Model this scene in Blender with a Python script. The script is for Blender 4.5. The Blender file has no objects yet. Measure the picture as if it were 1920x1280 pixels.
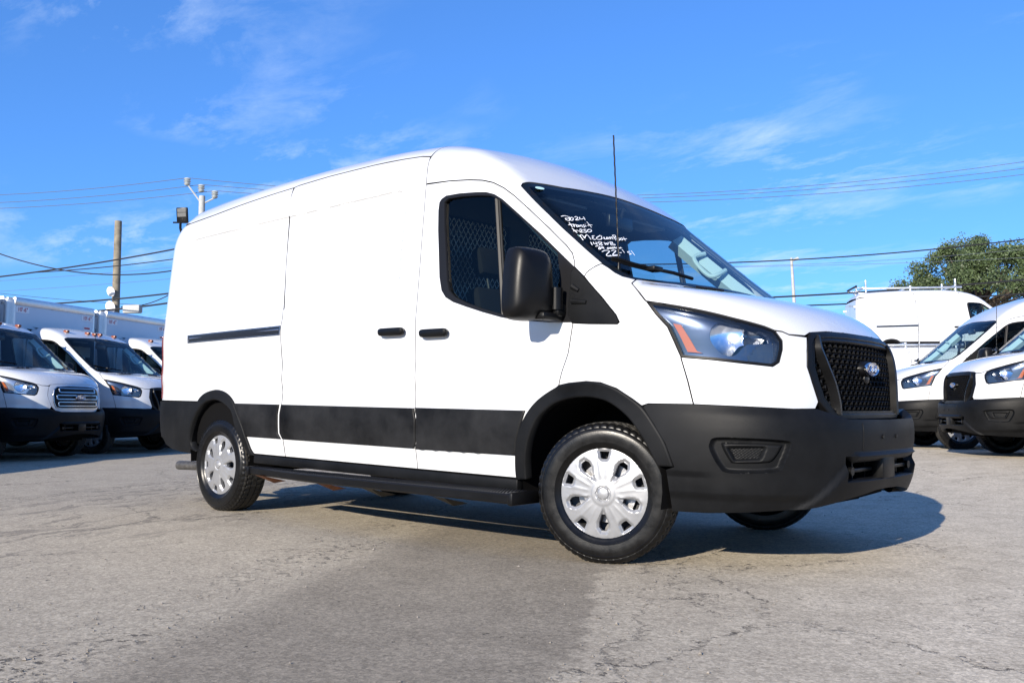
import bpy, bmesh, math, random
import numpy as np
from mathutils import Vector, Matrix
from mathutils.geometry import delaunay_2d_cdt
R = math.radians
random.seed(7); rng = np.random.default_rng(7)
scene = bpy.context.scene
COL = scene.collection

# ---------------------------------------------------------------- camera, sky, sun, exposure
cam_d = bpy.data.cameras.new("camera"); cam = bpy.data.objects.new("camera", cam_d); COL.objects.link(cam)
cam_d.sensor_width = 36.0; cam_d.lens = 32.12; cam_d.clip_start = .05; cam_d.clip_end = 3000
cam.location = (2.774, -4.783, .786)
cam.rotation_euler = (R(90 + 4.231), R(.058), R(42.04))
scene.camera = cam

SUN_VEC = Vector((.55, -2.5, 1.0)).normalized()
SUN_EL = math.asin(SUN_VEC.z); SUN_AZ = math.atan2(SUN_VEC.x, SUN_VEC.y)
world = bpy.data.worlds.new("World"); scene.world = world; world.use_nodes = True
def build_world():
    nt = world.node_tree; nt.nodes.clear(); N = nt.nodes.new; L = nt.links.new
    out = N('ShaderNodeOutputWorld'); bg = N('ShaderNodeBackground')
    sky = N('ShaderNodeTexSky'); sky.sky_type = 'NISHITA'; sky.sun_disc = False
    sky.sun_elevation = SUN_EL; sky.sun_rotation = SUN_AZ
    sky.air_density = 1.5; sky.dust_density = .0; sky.ozone_density = 10.0; sky.altitude = 3000
    bg.inputs['Strength'].default_value = .138
    gm = N('ShaderNodeGamma'); gm.inputs[1].default_value = .75; L(sky.outputs[0], gm.inputs[0])
    tint = N('ShaderNodeMix'); tint.data_type = 'RGBA'; tint.blend_type = 'MULTIPLY'; tint.inputs['Factor'].default_value = 1; L(gm.outputs[0], tint.inputs['A']); tint.inputs['B'].default_value = (.74, 1.0, 1.35, 1)
    # thin cirrus: noise on a plane high above
    tc = N('ShaderNodeTexCoord'); sp = N('ShaderNodeSeparateXYZ'); L(tc.outputs['Generated'], sp.inputs[0])
    za = N('ShaderNodeMath'); za.operation = 'ADD'; L(sp.outputs['Z'], za.inputs[0]); za.inputs[1].default_value = .12
    dx = N('ShaderNodeMath'); dx.operation = 'DIVIDE'; L(sp.outputs['X'], dx.inputs[0]); L(za.outputs[0], dx.inputs[1])
    dy = N('ShaderNodeMath'); dy.operation = 'DIVIDE'; L(sp.outputs['Y'], dy.inputs[0]); L(za.outputs[0], dy.inputs[1])
    cb = N('ShaderNodeCombineXYZ'); L(dx.outputs[0], cb.inputs[0]); L(dy.outputs[0], cb.inputs[1])
    mp = N('ShaderNodeMapping'); mp.inputs['Location'].default_value = (1.7, .6, 0); mp.inputs['Rotation'].default_value = (0, 0, R(60)); mp.inputs['Scale'].default_value = (1.0, 1.9, 1)
    L(cb.outputs[0], mp.inputs[0])
    n1 = N('ShaderNodeTexNoise'); n1.inputs['Scale'].default_value = 1.9; n1.inputs['Detail'].default_value = 12; n1.inputs['Roughness'].default_value = .67
    n1.inputs['Distortion'].default_value = .25
    L(mp.outputs[0], n1.inputs['Vector'])
    n2 = N('ShaderNodeTexNoise'); n2.inputs['Scale'].default_value = 1.0; n2.inputs['Detail'].default_value = 3
    L(cb.outputs[0], n2.inputs['Vector'])
    r1 = N('ShaderNodeMapRange'); r1.inputs[1].default_value = .49; r1.inputs[2].default_value = .76; L(n1.outputs['Fac'], r1.inputs[0])
    r2 = N('ShaderNodeMapRange'); r2.inputs[1].default_value = .45; r2.inputs[2].default_value = .66; L(n2.outputs['Fac'], r2.inputs[0])
    mu = N('ShaderNodeMath'); mu.operation = 'MULTIPLY'; L(r1.outputs[0], mu.inputs[0]); L(r2.outputs[0], mu.inputs[1])
    m2 = N('ShaderNodeMath'); m2.operation = 'MULTIPLY'; L(mu.outputs[0], m2.inputs[0]); m2.inputs[1].default_value = .95
    mix = N('ShaderNodeMix'); mix.data_type = 'RGBA'
    L(m2.outputs[0], mix.inputs['Factor']); L(tint.outputs['Result'], mix.inputs['A']); mix.inputs['B'].default_value = (3.6, 4.3, 5.2, 1)
    L(mix.outputs['Result'], bg.inputs['Color']); L(bg.outputs[0], out.inputs['Surface'])
build_world()
sun_d = bpy.data.lights.new("sun", 'SUN'); sun_d.energy = 4.8; sun_d.angle = R(.5); sun_d.color = (1.0, .91, .78)
sun = bpy.data.objects.new("sun", sun_d); COL.objects.link(sun)
sun.rotation_euler = SUN_VEC.to_track_quat('Z', 'Y').to_euler(); sun.location = SUN_VEC * 60
scene.render.engine = 'CYCLES'
scene.view_settings.view_transform = 'Standard'; scene.view_settings.look = 'None'
scene.view_settings.exposure = .8; scene.view_settings.gamma = 1.0
scene.cycles.max_bounces = 10; scene.cycles.transparent_max_bounces = 24
scene.render.resolution_x = 1024; scene.render.resolution_y = 682

# ---------------------------------------------------------------- materials
MATS = {}
def mat(name, base=(.5, .5, .5), rough=.5, metal=0., coat=0., spec=.5, noise=None, bump=None, emis=None, trans=0., ior=1.5, coat_rough=.03):
    """principled; noise=(scale, amount) varies base brightness; bump=(scale, strength, detail)"""
    if name in MATS: return MATS[name]
    m = bpy.data.materials.new(name); m.use_nodes = True; nt = m.node_tree; b = nt.nodes['Principled BSDF']
    b.inputs['Base Color'].default_value = (*base, 1); b.inputs['Roughness'].default_value = rough
    b.inputs['Metallic'].default_value = metal; b.inputs['Coat Weight'].default_value = coat; b.inputs['Coat Roughness'].default_value = coat_rough
    b.inputs['Specular IOR Level'].default_value = spec; b.inputs['IOR'].default_value = ior
    b.inputs['Transmission Weight'].default_value = trans
    N = nt.nodes.new; L = nt.links.new
    if noise or bump: tc = N('ShaderNodeTexCoord')
    if noise:
        n = N('ShaderNodeTexNoise'); n.inputs['Scale'].default_value = noise[0]; n.inputs['Detail'].default_value = 6; n.inputs['Roughness'].default_value = .6
        L(tc.outputs['Object'], n.inputs['Vector'])
        mr = N('ShaderNodeMapRange'); mr.inputs[1].default_value = .3; mr.inputs[2].default_value = .7; mr.inputs[3].default_value = 1 - noise[1]; mr.inputs[4].default_value = 1 + noise[1]
        L(n.outputs['Fac'], mr.inputs[0])
        mx = N('ShaderNodeMix'); mx.data_type = 'RGBA'; mx.blend_type = 'MULTIPLY'; mx.inputs['Factor'].default_value = 1
        mx.inputs['A'].default_value = (*base, 1); L(mr.outputs[0], mx.inputs['B']); L(mx.outputs['Result'], b.inputs['Base Color'])
        rr = N('ShaderNodeMapRange'); rr.inputs[1].default_value = .3; rr.inputs[2].default_value = .7; rr.inputs[3].default_value = max(rough - .08, .02); rr.inputs[4].default_value = min(rough + .08, 1)
        L(n.outputs['Fac'], rr.inputs[0]); L(rr.outputs[0], b.inputs['Roughness'])
    if bump:
        n = N('ShaderNodeTexNoise'); n.inputs['Scale'].default_value = bump[0]; n.inputs['Detail'].default_value = bump[2] if len(bump) > 2 else 3
        L(tc.outputs['Object'], n.inputs['Vector'])
        bp = N('ShaderNodeBump'); bp.inputs['Strength'].default_value = bump[1]; bp.inputs['Distance'].default_value = .002
        L(n.outputs['Fac'], bp.inputs['Height']); L(bp.outputs[0], b.inputs['Normal'])
    if emis: b.inputs['Emission Color'].default_value = (*emis[0], 1); b.inputs['Emission Strength'].default_value = emis[1]
    MATS[name] = m; return m
def glass_mat(name, tint, f0=.04, f90=.8, rough=.0):
    """clear pane: see-through with a mirror share that grows towards grazing angles"""
    m = bpy.data.materials.new(name); m.use_nodes = True; nt = m.node_tree; nt.nodes.clear(); N = nt.nodes.new; L = nt.links.new
    o = N('ShaderNodeOutputMaterial'); t = N('ShaderNodeBsdfTransparent'); t.inputs[0].default_value = (*tint, 1)
    g = N('ShaderNodeBsdfGlossy'); g.inputs['Roughness'].default_value = rough
    lw = N('ShaderNodeLayerWeight'); lw.inputs[0].default_value = .5
    pw = N('ShaderNodeMath'); pw.operation = 'POWER'; L(lw.outputs['Facing'], pw.inputs[0]); pw.inputs[1].default_value = 5
    fr = N('ShaderNodeMath'); fr.operation = 'MULTIPLY_ADD'; L(pw.outputs[0], fr.inputs[0]); fr.inputs[1].default_value = f90 - f0; fr.inputs[2].default_value = f0
    mx = N('ShaderNodeMixShader'); L(fr.outputs[0], mx.inputs[0]); L(t.outputs[0], mx.inputs[1]); L(g.outputs[0], mx.inputs[2]); L(mx.outputs[0], o.inputs[0])
    MATS[name] = m; return m
WHITE = mat('white_paint', (.58, .59, .60), .3, coat=1.0, noise=(1.3, .012))
BLACK = mat('black_plastic', (.0062, .0066, .0074), .48, spec=.13, noise=(2.6, .5), bump=(420, .25))
CLAD = mat('scuffed_black_plastic', (.0105, .0107, .0113), .46, spec=.14, noise=(3.0, .85), bump=(420, .25))
BLACK2 = mat('satin_black_plastic', (.0042, .0043, .0048), .38, spec=.2, noise=(5, .2), bump=(300, .12))
TRIM = mat('window_rubber', (.007, .007, .008), .45, spec=.2)
DARK = mat('dark_cavity', (.003, .003, .0033), .95, spec=.1)
SEAM = mat('seam_gap_shade', (.06, .06, .062), .8, spec=.1)
STEEL = mat('bare_steel', (.35, .35, .36), .35, metal=1, noise=(30, .15))
CHROME = mat('chrome', (.85, .86, .88), .06, metal=1)
SILVER = mat('silver_wheel_paint', (.29, .295, .305), .38, metal=.45, coat=.2, noise=(9, .06))
RUBBER = mat('tyre_rubber', (.004, .004, .0042), .32, spec=.3, noise=(18, .3), bump=(130, .14, 6))
TREAD = mat('tyre_tread', (.022, .0205, .018), .8, noise=(22, .35), bump=(180, .5, 5))
GLASS_W = glass_mat('windshield_glass', (.78, .90, .93), .04, .55)
GLASS_D = glass_mat('door_glass', (.50, .57, .55), .025, .6)
LENS = glass_mat('lamp_lens', (.93, .95, .97), .09, .9)
AMBER = mat('amber_plastic', (.40, .10, .022), .2, coat=.6)
MARKER = mat('amber_marker', (.20, .045, .012), .3)
RED = mat('red_lens', (.11, .004, .006), .12, coat=1)
NAVY = mat('lamp_bezel', (.055, .068, .10), .24, metal=.85, coat=.6)
REFL = mat('lamp_reflector', (.86, .88, .92), .17, metal=1)
FABRIC = mat('seat_fabric', (.005, .005, .006), .9, bump=(500, .4))
LINER = mat('cab_lining', (.34, .44, .42), .7)
GREYP = mat('grey_interior_plastic', (.05, .052, .055), .6)
BLUE = mat('badge_blue', (.008, .02, .09), .15, coat=1)
PAINTPEN = mat('white_marker', (.85, .86, .86), .6)
RUST = mat('rusty_steel', (.16, .06, .025), .85, noise=(30, .5))
ALU = mat('aluminium', (.62, .63, .64), .38, metal=.85, noise=(6, .1))

# ---------------------------------------------------------------- generic mesh helpers
def tag(o, label=None, cat=None, group=None, kind=None):
    if label: o['label'] = label
    if cat: o['category'] = cat
    if group: o['group'] = group
    if kind: o['kind'] = kind
    return o
def link(name, me, parent=None, m=None):
    o = bpy.data.objects.new(name, me); COL.objects.link(o)
    if parent is not None: o.parent = parent
    if m is not None and me is not None and not me.materials: me.materials.append(m)
    return o
def empty(name, loc=(0, 0, 0), rz=0., ry=0.):
    o = bpy.data.objects.new(name, None); COL.objects.link(o); o.location = loc; o.rotation_euler = (0, ry, rz)
    o.empty_display_size = .1; return o
def raw(name, V, F, m, parent=None, smooth=False, normals=None):
    me = bpy.data.meshes.new(name); me.from_pydata([tuple(map(float, v)) for v in V], [], F)
    if smooth: me.polygons.foreach_set('use_smooth', [True] * len(me.polygons))
    if normals is not None: me.normals_split_custom_set_from_vertices([tuple(n) for n in normals])
    me.update()
    return link(name, me, parent, m)
class MB:
    """collects simple solids into one mesh"""
    def __init__(s): s.V = []; s.F = []; s.S = []
    def add(s, V, F, sm=False):
        b = len(s.V); s.V += [tuple(map(float, v)) for v in V]; s.F += [tuple(b + i for i in f) for f in F]; s.S += [sm] * len(F); return s
    def box(s, lo, hi, M=None):
        (a, b, c), (d, e, f) = lo, hi
        V = [(a, b, c), (d, b, c), (d, e, c), (a, e, c), (a, b, f), (d, b, f), (d, e, f), (a, e, f)]
        if M is not None: V = [tuple(M @ Vector(v)) for v in V]
        return s.add(V, [(0, 3, 2, 1), (4, 5, 6, 7), (0, 1, 5, 4), (1, 2, 6, 5), (2, 3, 7, 6), (3, 0, 4, 7)])
    def bbox(s, lo, hi, r=.01, M=None):
        """box with chamfered edges"""
        bm = bmesh.new(); bmesh.ops.create_cube(bm, size=1)
        for v in bm.verts: v.co = Vector([(lo[i] + hi[i]) / 2 + v.co[i] * (hi[i] - lo[i]) for i in range(3)])
        r = min(r, .45 * min(hi[i] - lo[i] for i in range(3)))
        bmesh.ops.bevel(bm, geom=bm.edges[:], offset=r, segments=2, profile=.5, affect='EDGES')
        if M is not None: bm.transform(M)
        bm.verts.index_update(); s.add([v.co[:] for v in bm.verts], [[v.index for v in f.verts] for f in bm.faces], True); bm.free(); return s
    def tube(s, pts, r, n=8, cap=True):
        pts = [Vector(p) for p in pts]; rs = r if isinstance(r, (list, tuple)) else [r] * len(pts)
        V = []; F = []
        t0 = (pts[1] - pts[0]).normalized(); up = Vector((0, 0, 1)) if abs(t0.z) < .9 else Vector((1, 0, 0)); u = t0.cross(up).normalized()
        for i, p in enumerate(pts):
            t = (pts[min(i + 1, len(pts) - 1)] - pts[max(i - 1, 0)])
            if t.length < 1e-9: t = t0
            t.normalize(); u = (u - t * u.dot(t)); u.normalize(); w = t.cross(u)
            for k in range(n): a = 2 * math.pi * k / n; V.append(p + (u * math.cos(a) + w * math.sin(a)) * rs[i])
        for i in range(len(pts) - 1):
            for k in range(n): F.append((i * n + k, i * n + (k + 1) % n, (i + 1) * n + (k + 1) % n, (i + 1) * n + k))
        if cap: F.append(tuple(range(n - 1, -1, -1))); F.append(tuple(range((len(pts) - 1) * n, len(pts) * n)))
        return s.add(V, F, n > 6)
    def prism(s, poly, a, b, axis=1):
        """polygon in the other two axes extruded along axis from a to b"""
        n = len(poly)
        def pt(p, t): q = [p[0], p[1]]; q.insert(axis, t); return tuple(q)
        return s.add([pt(p, a) for p in poly] + [pt(p, b) for p in poly], [tuple(range(n)), tuple(range(2 * n - 1, n - 1, -1))] + [(i, n + i, n + (i + 1) % n, (i + 1) % n) for i in range(n)])
    def lathe(s, prof, n=32, axis='y', c=(0, 0, 0), closed=False):
        """prof = [(axial, radius)]"""
        V = []; m = len(prof)
        for k in range(n):
            a = 2 * math.pi * k / n
            for (t, r) in prof:
                p = {'y': (r * math.cos(a), t, r * math.sin(a)), 'z': (r * math.cos(a), r * math.sin(a), t), 'x': (t, r * math.cos(a), r * math.sin(a))}[axis]
                V.append((p[0] + c[0], p[1] + c[1], p[2] + c[2]))
        F = [(k * m + i, k * m + i + 1, ((k + 1) % n) * m + i + 1, ((k + 1) % n) * m + i) for k in range(n) for i in range(m - 1)]
        return s.add(V, F, True)
    def build(s, name, m, parent=None, fix=True):
        me = bpy.data.meshes.new(name); me.from_pydata(s.V, [], s.F)
        me.polygons.foreach_set('use_smooth', s.S)
        if fix:
            bm = bmesh.new(); bm.from_mesh(me); bmesh.ops.recalc_face_normals(bm, faces=bm.faces[:])
            for e in bm.edges:
                if len(e.link_faces) == 2 and e.calc_face_angle(0) > R(38): e.smooth = False
            bm.to_mesh(me); bm.free()
        me.update(); return link(name, me, parent, m)
def shaded_auto(me, ang=38):
    bm = bmesh.new(); bm.from_mesh(me); bmesh.ops.recalc_face_normals(bm, faces=bm.faces[:])
    for f in bm.faces: f.smooth = True
    for e in bm.edges:
        if len(e.link_faces) == 2 and e.calc_face_angle(0) > R(ang): e.smooth = False
    bm.to_mesh(me); bm.free(); me.update()
def copy_tree(o, parent=None, skip=()):
    c = o.copy(); COL.objects.link(c)
    if parent is not None: c.parent = parent
    for ch in list(o.children):
        if not any(ch.name == s or ch.name.startswith(s + '.') for s in skip): copy_tree(ch, c, skip)
    return c

# ---------------------------------------------------------------- van shape: implicit surfaces in the van's own frame
# x forward from the front axle, y to the van's left, z up (metres)
def cub(xs, ys):
    xs = np.array(xs, float); ys = np.array(ys, float); h = np.diff(xs); d = np.diff(ys) / h
    m = np.zeros(len(xs)); m[0] = d[0]; m[-1] = d[-1]; m[1:-1] = (d[:-1] * h[1:] + d[1:] * h[:-1]) / (h[1:] + h[:-1])
    def f(x):
        x = np.asarray(x, float); i = np.clip(np.searchsorted(xs, x) - 1, 0, len(xs) - 2)
        t = (x - xs[i]) / h[i]; tc = np.clip(t, 0, 1)
        r = (2 * tc**3 - 3 * tc**2 + 1) * ys[i] + (tc**3 - 2 * tc**2 + tc) * h[i] * m[i] + (-2 * tc**3 + 3 * tc**2) * ys[i + 1] + (tc**3 - tc**2) * h[i] * m[i + 1]
        return r + np.where(t < 0, (x - xs[0]) * m[0], 0) + np.where(t > 1, (x - xs[-1]) * m[-1], 0)
    return f
def smax(a, b, k):
    h = np.maximum(k - np.abs(a - b), 0) / k
    return np.maximum(a, b) + h * h * k * .25
def sstep(a, b, x):
    t = np.clip((x - a) / (b - a), 0, 1); return t * t * (3 - 2 * t)
w_side = cub([.2, .36, .44, .54, .66, .78, .86, .95, 1.06, 1.16, 1.28, 1.40, 1.6, 1.89, 2.15, 2.34, 2.6],
             [.955, .985, .995, 1.012, 1.02, 1.018, 1.017, 1.026, 1.022, 1.026, 1.031, 1.022, 1.006, .982, .957, .935, .90])
PX_ = [-5.5, -4.9, -4.4, -3.5, -2.4, -1.8, -1.5, -1.25, -1.0, -.8, -.62, -.3, .02, .33, .6]
prof_med = cub(PX_, [2.42, 2.46, 2.51, 2.555, 2.57, 2.553, 2.522, 2.457, 2.367, 2.25, 2.103, 1.84, 1.58, 1.355, 1.15])
prof_low = cub(PX_, [2.26, 2.28, 2.30, 2.32, 2.335, 2.335, 2.332, 2.32, 2.277, 2.205, 2.103, 1.84, 1.58, 1.355, 1.15])
hoodp = cub([-.2, .1, .33, .5, .69, .8, .88, .94, .99], [1.50, 1.47, 1.425, 1.393, 1.34, 1.298, 1.26, 1.222, 1.16])
nosex = cub([.2, .4, .6, .78, 1.0, 1.17, 1.3], [.96, .965, .97, .972, .955, .925, .88])
def press(x, z, x0, x1, z0, z1, r=.10, e=.0125):
    """signed depth mask of a rounded rectangular pressing"""
    cx, cz = (x0 + x1) / 2, (z0 + z1) / 2
    qx = np.abs(x - cx) - (x1 - x0) / 2 + r; qz = np.abs(z - cz) - (z1 - z0) / 2 + r
    d = np.hypot(np.maximum(qx, 0), np.maximum(qz, 0)) + np.minimum(np.maximum(qx, qz), 0) - r
    return 1 - sstep(-e, e * .15, d)
def f_side(x, y, z):
    ay = np.abs(y); w = w_side(z) * (1 - .03 * sstep(-3.4, -5.0, x))
    w = w - .012 * press(x, z - .0164 * (x + 4.37), -4.37, -1.62, 1.42, 2.12)
    L = nosex(z) - (-.25); t = np.maximum(x + .25, 0) / L; n = 2.9
    return (((ay / w)**n + t**n)**(1 / n) - 1) * w
def make_body(prof):
    def f(x, y, z):
        s = smax(f_side(x, y, z), -(x - (-4.845 + .025 * sstep(1.2, 2.6, z))), .26)
        xs = x + (.24 - .12 * sstep(-1.3, -.7, x)) * y * y; fr = sstep(-1.7, -.8, x); xr = x * (1 - fr) + xs * fr
        t = z - np.maximum(prof(xr) - (1 - fr) * .10 * y * y, hoodp(x + .2 * y * y))
        a = sstep(-1.6, -.9, x); b = sstep(0, .4, x)
        return smax(s, t * .9, .30 * (1 - a) + .14 * a * (1 - b) + .16 * b)
    return f
BODY = make_body(prof_med); BODY_LOW = make_body(prof_low)
bump_nose = cub([.25, .30, .36, .42, .50, .58, .66, .72, .77, .80, .83], [.88, .945, .99, 1.015, 1.035, 1.05, 1.058, 1.056, 1.04, 1.01, .985])
bump_w = cub([.25, .32, .40, .50, .60, .70, .78, .83], [.955, .985, 1.005, 1.012, 1.016, 1.016, 1.008, .998])
def f_bumper(x, y, z):
    ay = np.abs(y); nose = bump_nose(z); w = bump_w(z)
    # proud skid moulding in the middle, below a diagonal
    s = (ay - .40) * .72 + (z - .585) * .69          # < 0 inside
    d = .024 * (1 - sstep(-.017, .017, s)) * (1 - sstep(.57, .60, z))
    # recessed corner and two shallow character ridges near the wheel
    d = d - .016 * sstep(.40, .36, z) * sstep(.55, .7, ay) - .007 * sstep(.50, .47, z) * sstep(.86, .93, ay) * sstep(.60, .45, x)
    # upper ledge step under the grille
    L = nose + d + .18; t = np.maximum(x + .18, 0) / L; n = 3.0
    return (((ay / (w + d))**n + t**n)**(1 / n) - 1) * w
def grad(f, P, e=.0015):
    x, y, z = P[:, 0], P[:, 1], P[:, 2]
    g = np.stack([f(x + e, y, z) - f(x - e, y, z), f(x, y + e, z) - f(x, y - e, z), f(x, y, z + e) - f(x, y, z - e)], -1)
    return g / (np.linalg.norm(g, axis=1, keepdims=True) + 1e-12)
def solve(f, Op, D, t1=3.4, n=150):
    """first hit of rays Op + t D from outside"""
    ts = np.linspace(0, t1, n); hitv = np.full(len(Op), t1); lo = np.full(len(Op), t1 * .5)
    V = np.stack([f(Op[:, 0] + D[:, 0] * t, Op[:, 1] + D[:, 1] * t, Op[:, 2] + D[:, 2] * t) for t in ts], 1)
    ins = V < 0; has = ins.any(1); i = np.maximum(ins.argmax(1), 1)
    near = np.abs(V).argmin(1)
    lo = np.where(has, ts[i - 1], ts[near]); hi = np.where(has, ts[i], ts[near])
    for _ in range(26):
        m = (lo + hi) / 2; Q = Op + D * m[:, None]; v = f(Q[:, 0], Q[:, 1], Q[:, 2]) < 0
        hi = np.where(v, m, hi); lo = np.where(v, lo, m)
    return Op + D * hi[:, None]
class PY:          # seen from the side: (x, z)
    def fro(s, P): P = np.asarray(P, float); return P[:, [0, 2]]
    def rays(s, q): n = len(q); return np.stack([q[:, 0], np.full(n, -1.8), q[:, 1]], -1), np.tile([0., 1., 0.], (n, 1))
class PolX:        # round a lengthwise axis at height z0: (x, angle)
    def __init__(s, z0): s.z0 = z0
    def fro(s, P): P = np.asarray(P, float); return np.stack([P[:, 0], np.arctan2(-P[:, 1], P[:, 2] - s.z0)], -1)
    def rays(s, q): sn, cs = np.sin(q[:, 1]), np.cos(q[:, 1]); return np.stack([q[:, 0], -3 * sn, s.z0 + 3 * cs], -1), np.stack([0 * sn, sn, -cs], -1)
class PolZ:        # round an upright axis at x = xa: (angle, z)
    def __init__(s, xa): s.xa = xa
    def fro(s, P): P = np.asarray(P, float); return np.stack([np.arctan2(P[:, 1], P[:, 0] - s.xa), P[:, 2]], -1)
    def rays(s, q): sn, cs = np.sin(q[:, 0]), np.cos(q[:, 0]); return np.stack([s.xa + 3 * cs, 3 * sn, q[:, 1]], -1), np.stack([-cs, -sn, 0 * sn], -1)
SIDE = PY(); TOP = PolX(1.0); HOODP = PolX(.55); NOSE = PolZ(-.25)
def resample(P, sp, closed=True, smooth=False):
    P = np.asarray(P, float)
    if smooth:
        Q = []; n = len(P)
        for i in range(n if closed else n - 1):
            p0, p1, p2, p3 = (P[(i - 1) % n] if closed or i > 0 else P[i]), P[i], P[(i + 1) % n], (P[(i + 2) % n] if closed or i + 2 < n else P[i + 1])
            for t in np.linspace(0, 1, 8, endpoint=False):
                Q.append(.5 * ((2 * p1) + (-p0 + p2) * t + (2 * p0 - 5 * p1 + 4 * p2 - p3) * t * t + (-p0 + 3 * p1 - 3 * p2 + p3) * t**3))
        if not closed: Q.append(P[-1])
        P = np.array(Q)
    if closed: P = np.vstack([P, P[:1]])
    out = []
    for a, b in zip(P[:-1], P[1:]):
        k = max(1, int(math.ceil(np.linalg.norm(b - a) / sp)))
        for j in range(k): out.append(a + (b - a) * j / k)
    if not closed: out.append(P[-1])
    return np.array(out)
def inpoly(q, poly):
    x, y = q[:, 0], q[:, 1]; r = np.zeros(len(q), bool); n = len(poly)
    for i in range(n):
        x1, y1 = poly[i - 1]; x2, y2 = poly[i]
        if y1 == y2: continue
        c = ((y1 > y) != (y2 > y)) & (x < (x2 - x1) * (y - y1) / (y2 - y1) + x1); r ^= c
    return r
def pdist(q, poly):
    d = np.full(len(q), 1e9); n = len(poly)
    for i in range(n):
        a = poly[i - 1]; b = poly[i]; ab = b - a; L2 = ab @ ab
        if L2 < 1e-14: continue
        t = np.clip(((q - a) @ ab) / L2, 0, 1); d = np.minimum(d, np.hypot(*(q - a - t[:, None] * ab).T))
    return d
def inset(poly, d):
    """shrink (d>0) or grow a closed polygon by d"""
    P = np.asarray(poly, float); keep = [0]
    for i in range(1, len(P)):
        if np.linalg.norm(P[i] - P[keep[-1]]) > 1e-6: keep.append(i)
    P = P[keep]
    if np.linalg.norm(P[0] - P[-1]) < 1e-6: P = P[:-1]
    ar = .5 * np.sum(P[:, 0] * np.roll(P[:, 1], -1) - np.roll(P[:, 0], -1) * P[:, 1])
    if ar < 0: P = P[::-1]
    a = P - np.roll(P, 1, 0); b = np.roll(P, -1, 0) - P
    na = np.stack([-a[:, 1], a[:, 0]], -1) / np.linalg.norm(a, axis=1, keepdims=True); nb = np.stack([-b[:, 1], b[:, 0]], -1) / np.linalg.norm(b, axis=1, keepdims=True)
    m = na + nb; m = m / np.maximum((m * m).sum(1, keepdims=True), .35) * 2
    return P + m * d
def press_rings(x0, x1, z0, z1, r=.10, e=.0125):
    """extra points along the edge of a pressing so that its crease is meshed sharply"""
    P = []
    for d in (.35 * e, .0, -.35 * e, -.7 * e, -1.15 * e):
        rr = r + d
        for cx, cz, a0 in ((x1 - r, z1 - r, 0), (x0 + r, z1 - r, 90), (x0 + r, z0 + r, 180), (x1 - r, z0 + r, 270)):
            P += [(cx + rr * math.cos(R(a0 + a)), cz + rr * math.sin(R(a0 + a))) for a in range(0, 91, 15)]
        for x in np.arange(x0 + r + .03, x1 - r, .03): P += [(x, z1 + d), (x, z0 - d)]
        for z in np.arange(z0 + r + .03, z1 - r, .03): P += [(x0 - d, z), (x1 + d, z)]
    return [(x, z + .0164 * (x + 4.37)) for x, z in P]
def tri2d(outline, holes, sp, feat=None, rings=()):
    """triangulate a polygon with holes and inner grid points"""
    loops = [np.asarray(outline)] + [np.asarray(h) for h in holes]
    pts = []; edges = []
    for l in loops:
        b = len(pts); pts += [tuple(p) for p in l]; edges += [(b + i, b + (i + 1) % len(l)) for i in range(len(l))]
    for l in rings:
        b = len(pts); pts += [tuple(p) for p in l]; edges += [(b + i, b + (i + 1) % len(l)) for i in range(len(l))]
    lo, hi = loops[0].min(0), loops[0].max(0)
    gx, gy = np.arange(lo[0] + sp * .5, hi[0], sp), np.arange(lo[1] + sp * .5, hi[1], sp)
    G = np.array([(x + (.25 * sp if j % 2 else -.25 * sp), y) for j, y in enumerate(gy) for x in gx]) if len(gx) and len(gy) else np.zeros((0, 2))
    if len(G):
        k = inpoly(G, loops[0])
        for l in loops[1:]: k &= ~inpoly(G, l)
        G = G[k]
        if len(G):
            d = np.min([pdist(G, l) for l in list(loops) + list(rings)], 0); G = G[d > sp * .45]
    if feat is not None and len(feat):
        Q = np.array(feat); Q = Q[inpoly(Q, loops[0])]; Q = Q[np.min([pdist(Q, l) for l in loops], 0) > sp * .3]
        if len(G): G = G[np.array([np.min(np.abs(Q - g).sum(1)) for g in G]) > sp * .4]
        pts += [tuple(p) for p in Q]
    pts += [tuple(p) for p in G]
    r = delaunay_2d_cdt([Vector(p) for p in pts], edges, [], 0, 1e-6)
    V = np.array([tuple(v) for v in r[0]]); F = np.array([tuple(f) for f in r[2]])
    c = V[F].mean(1); k = inpoly(c, loops[0])
    for l in loops[1:]: k &= ~inpoly(c, l)
    return V, F[k]
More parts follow.
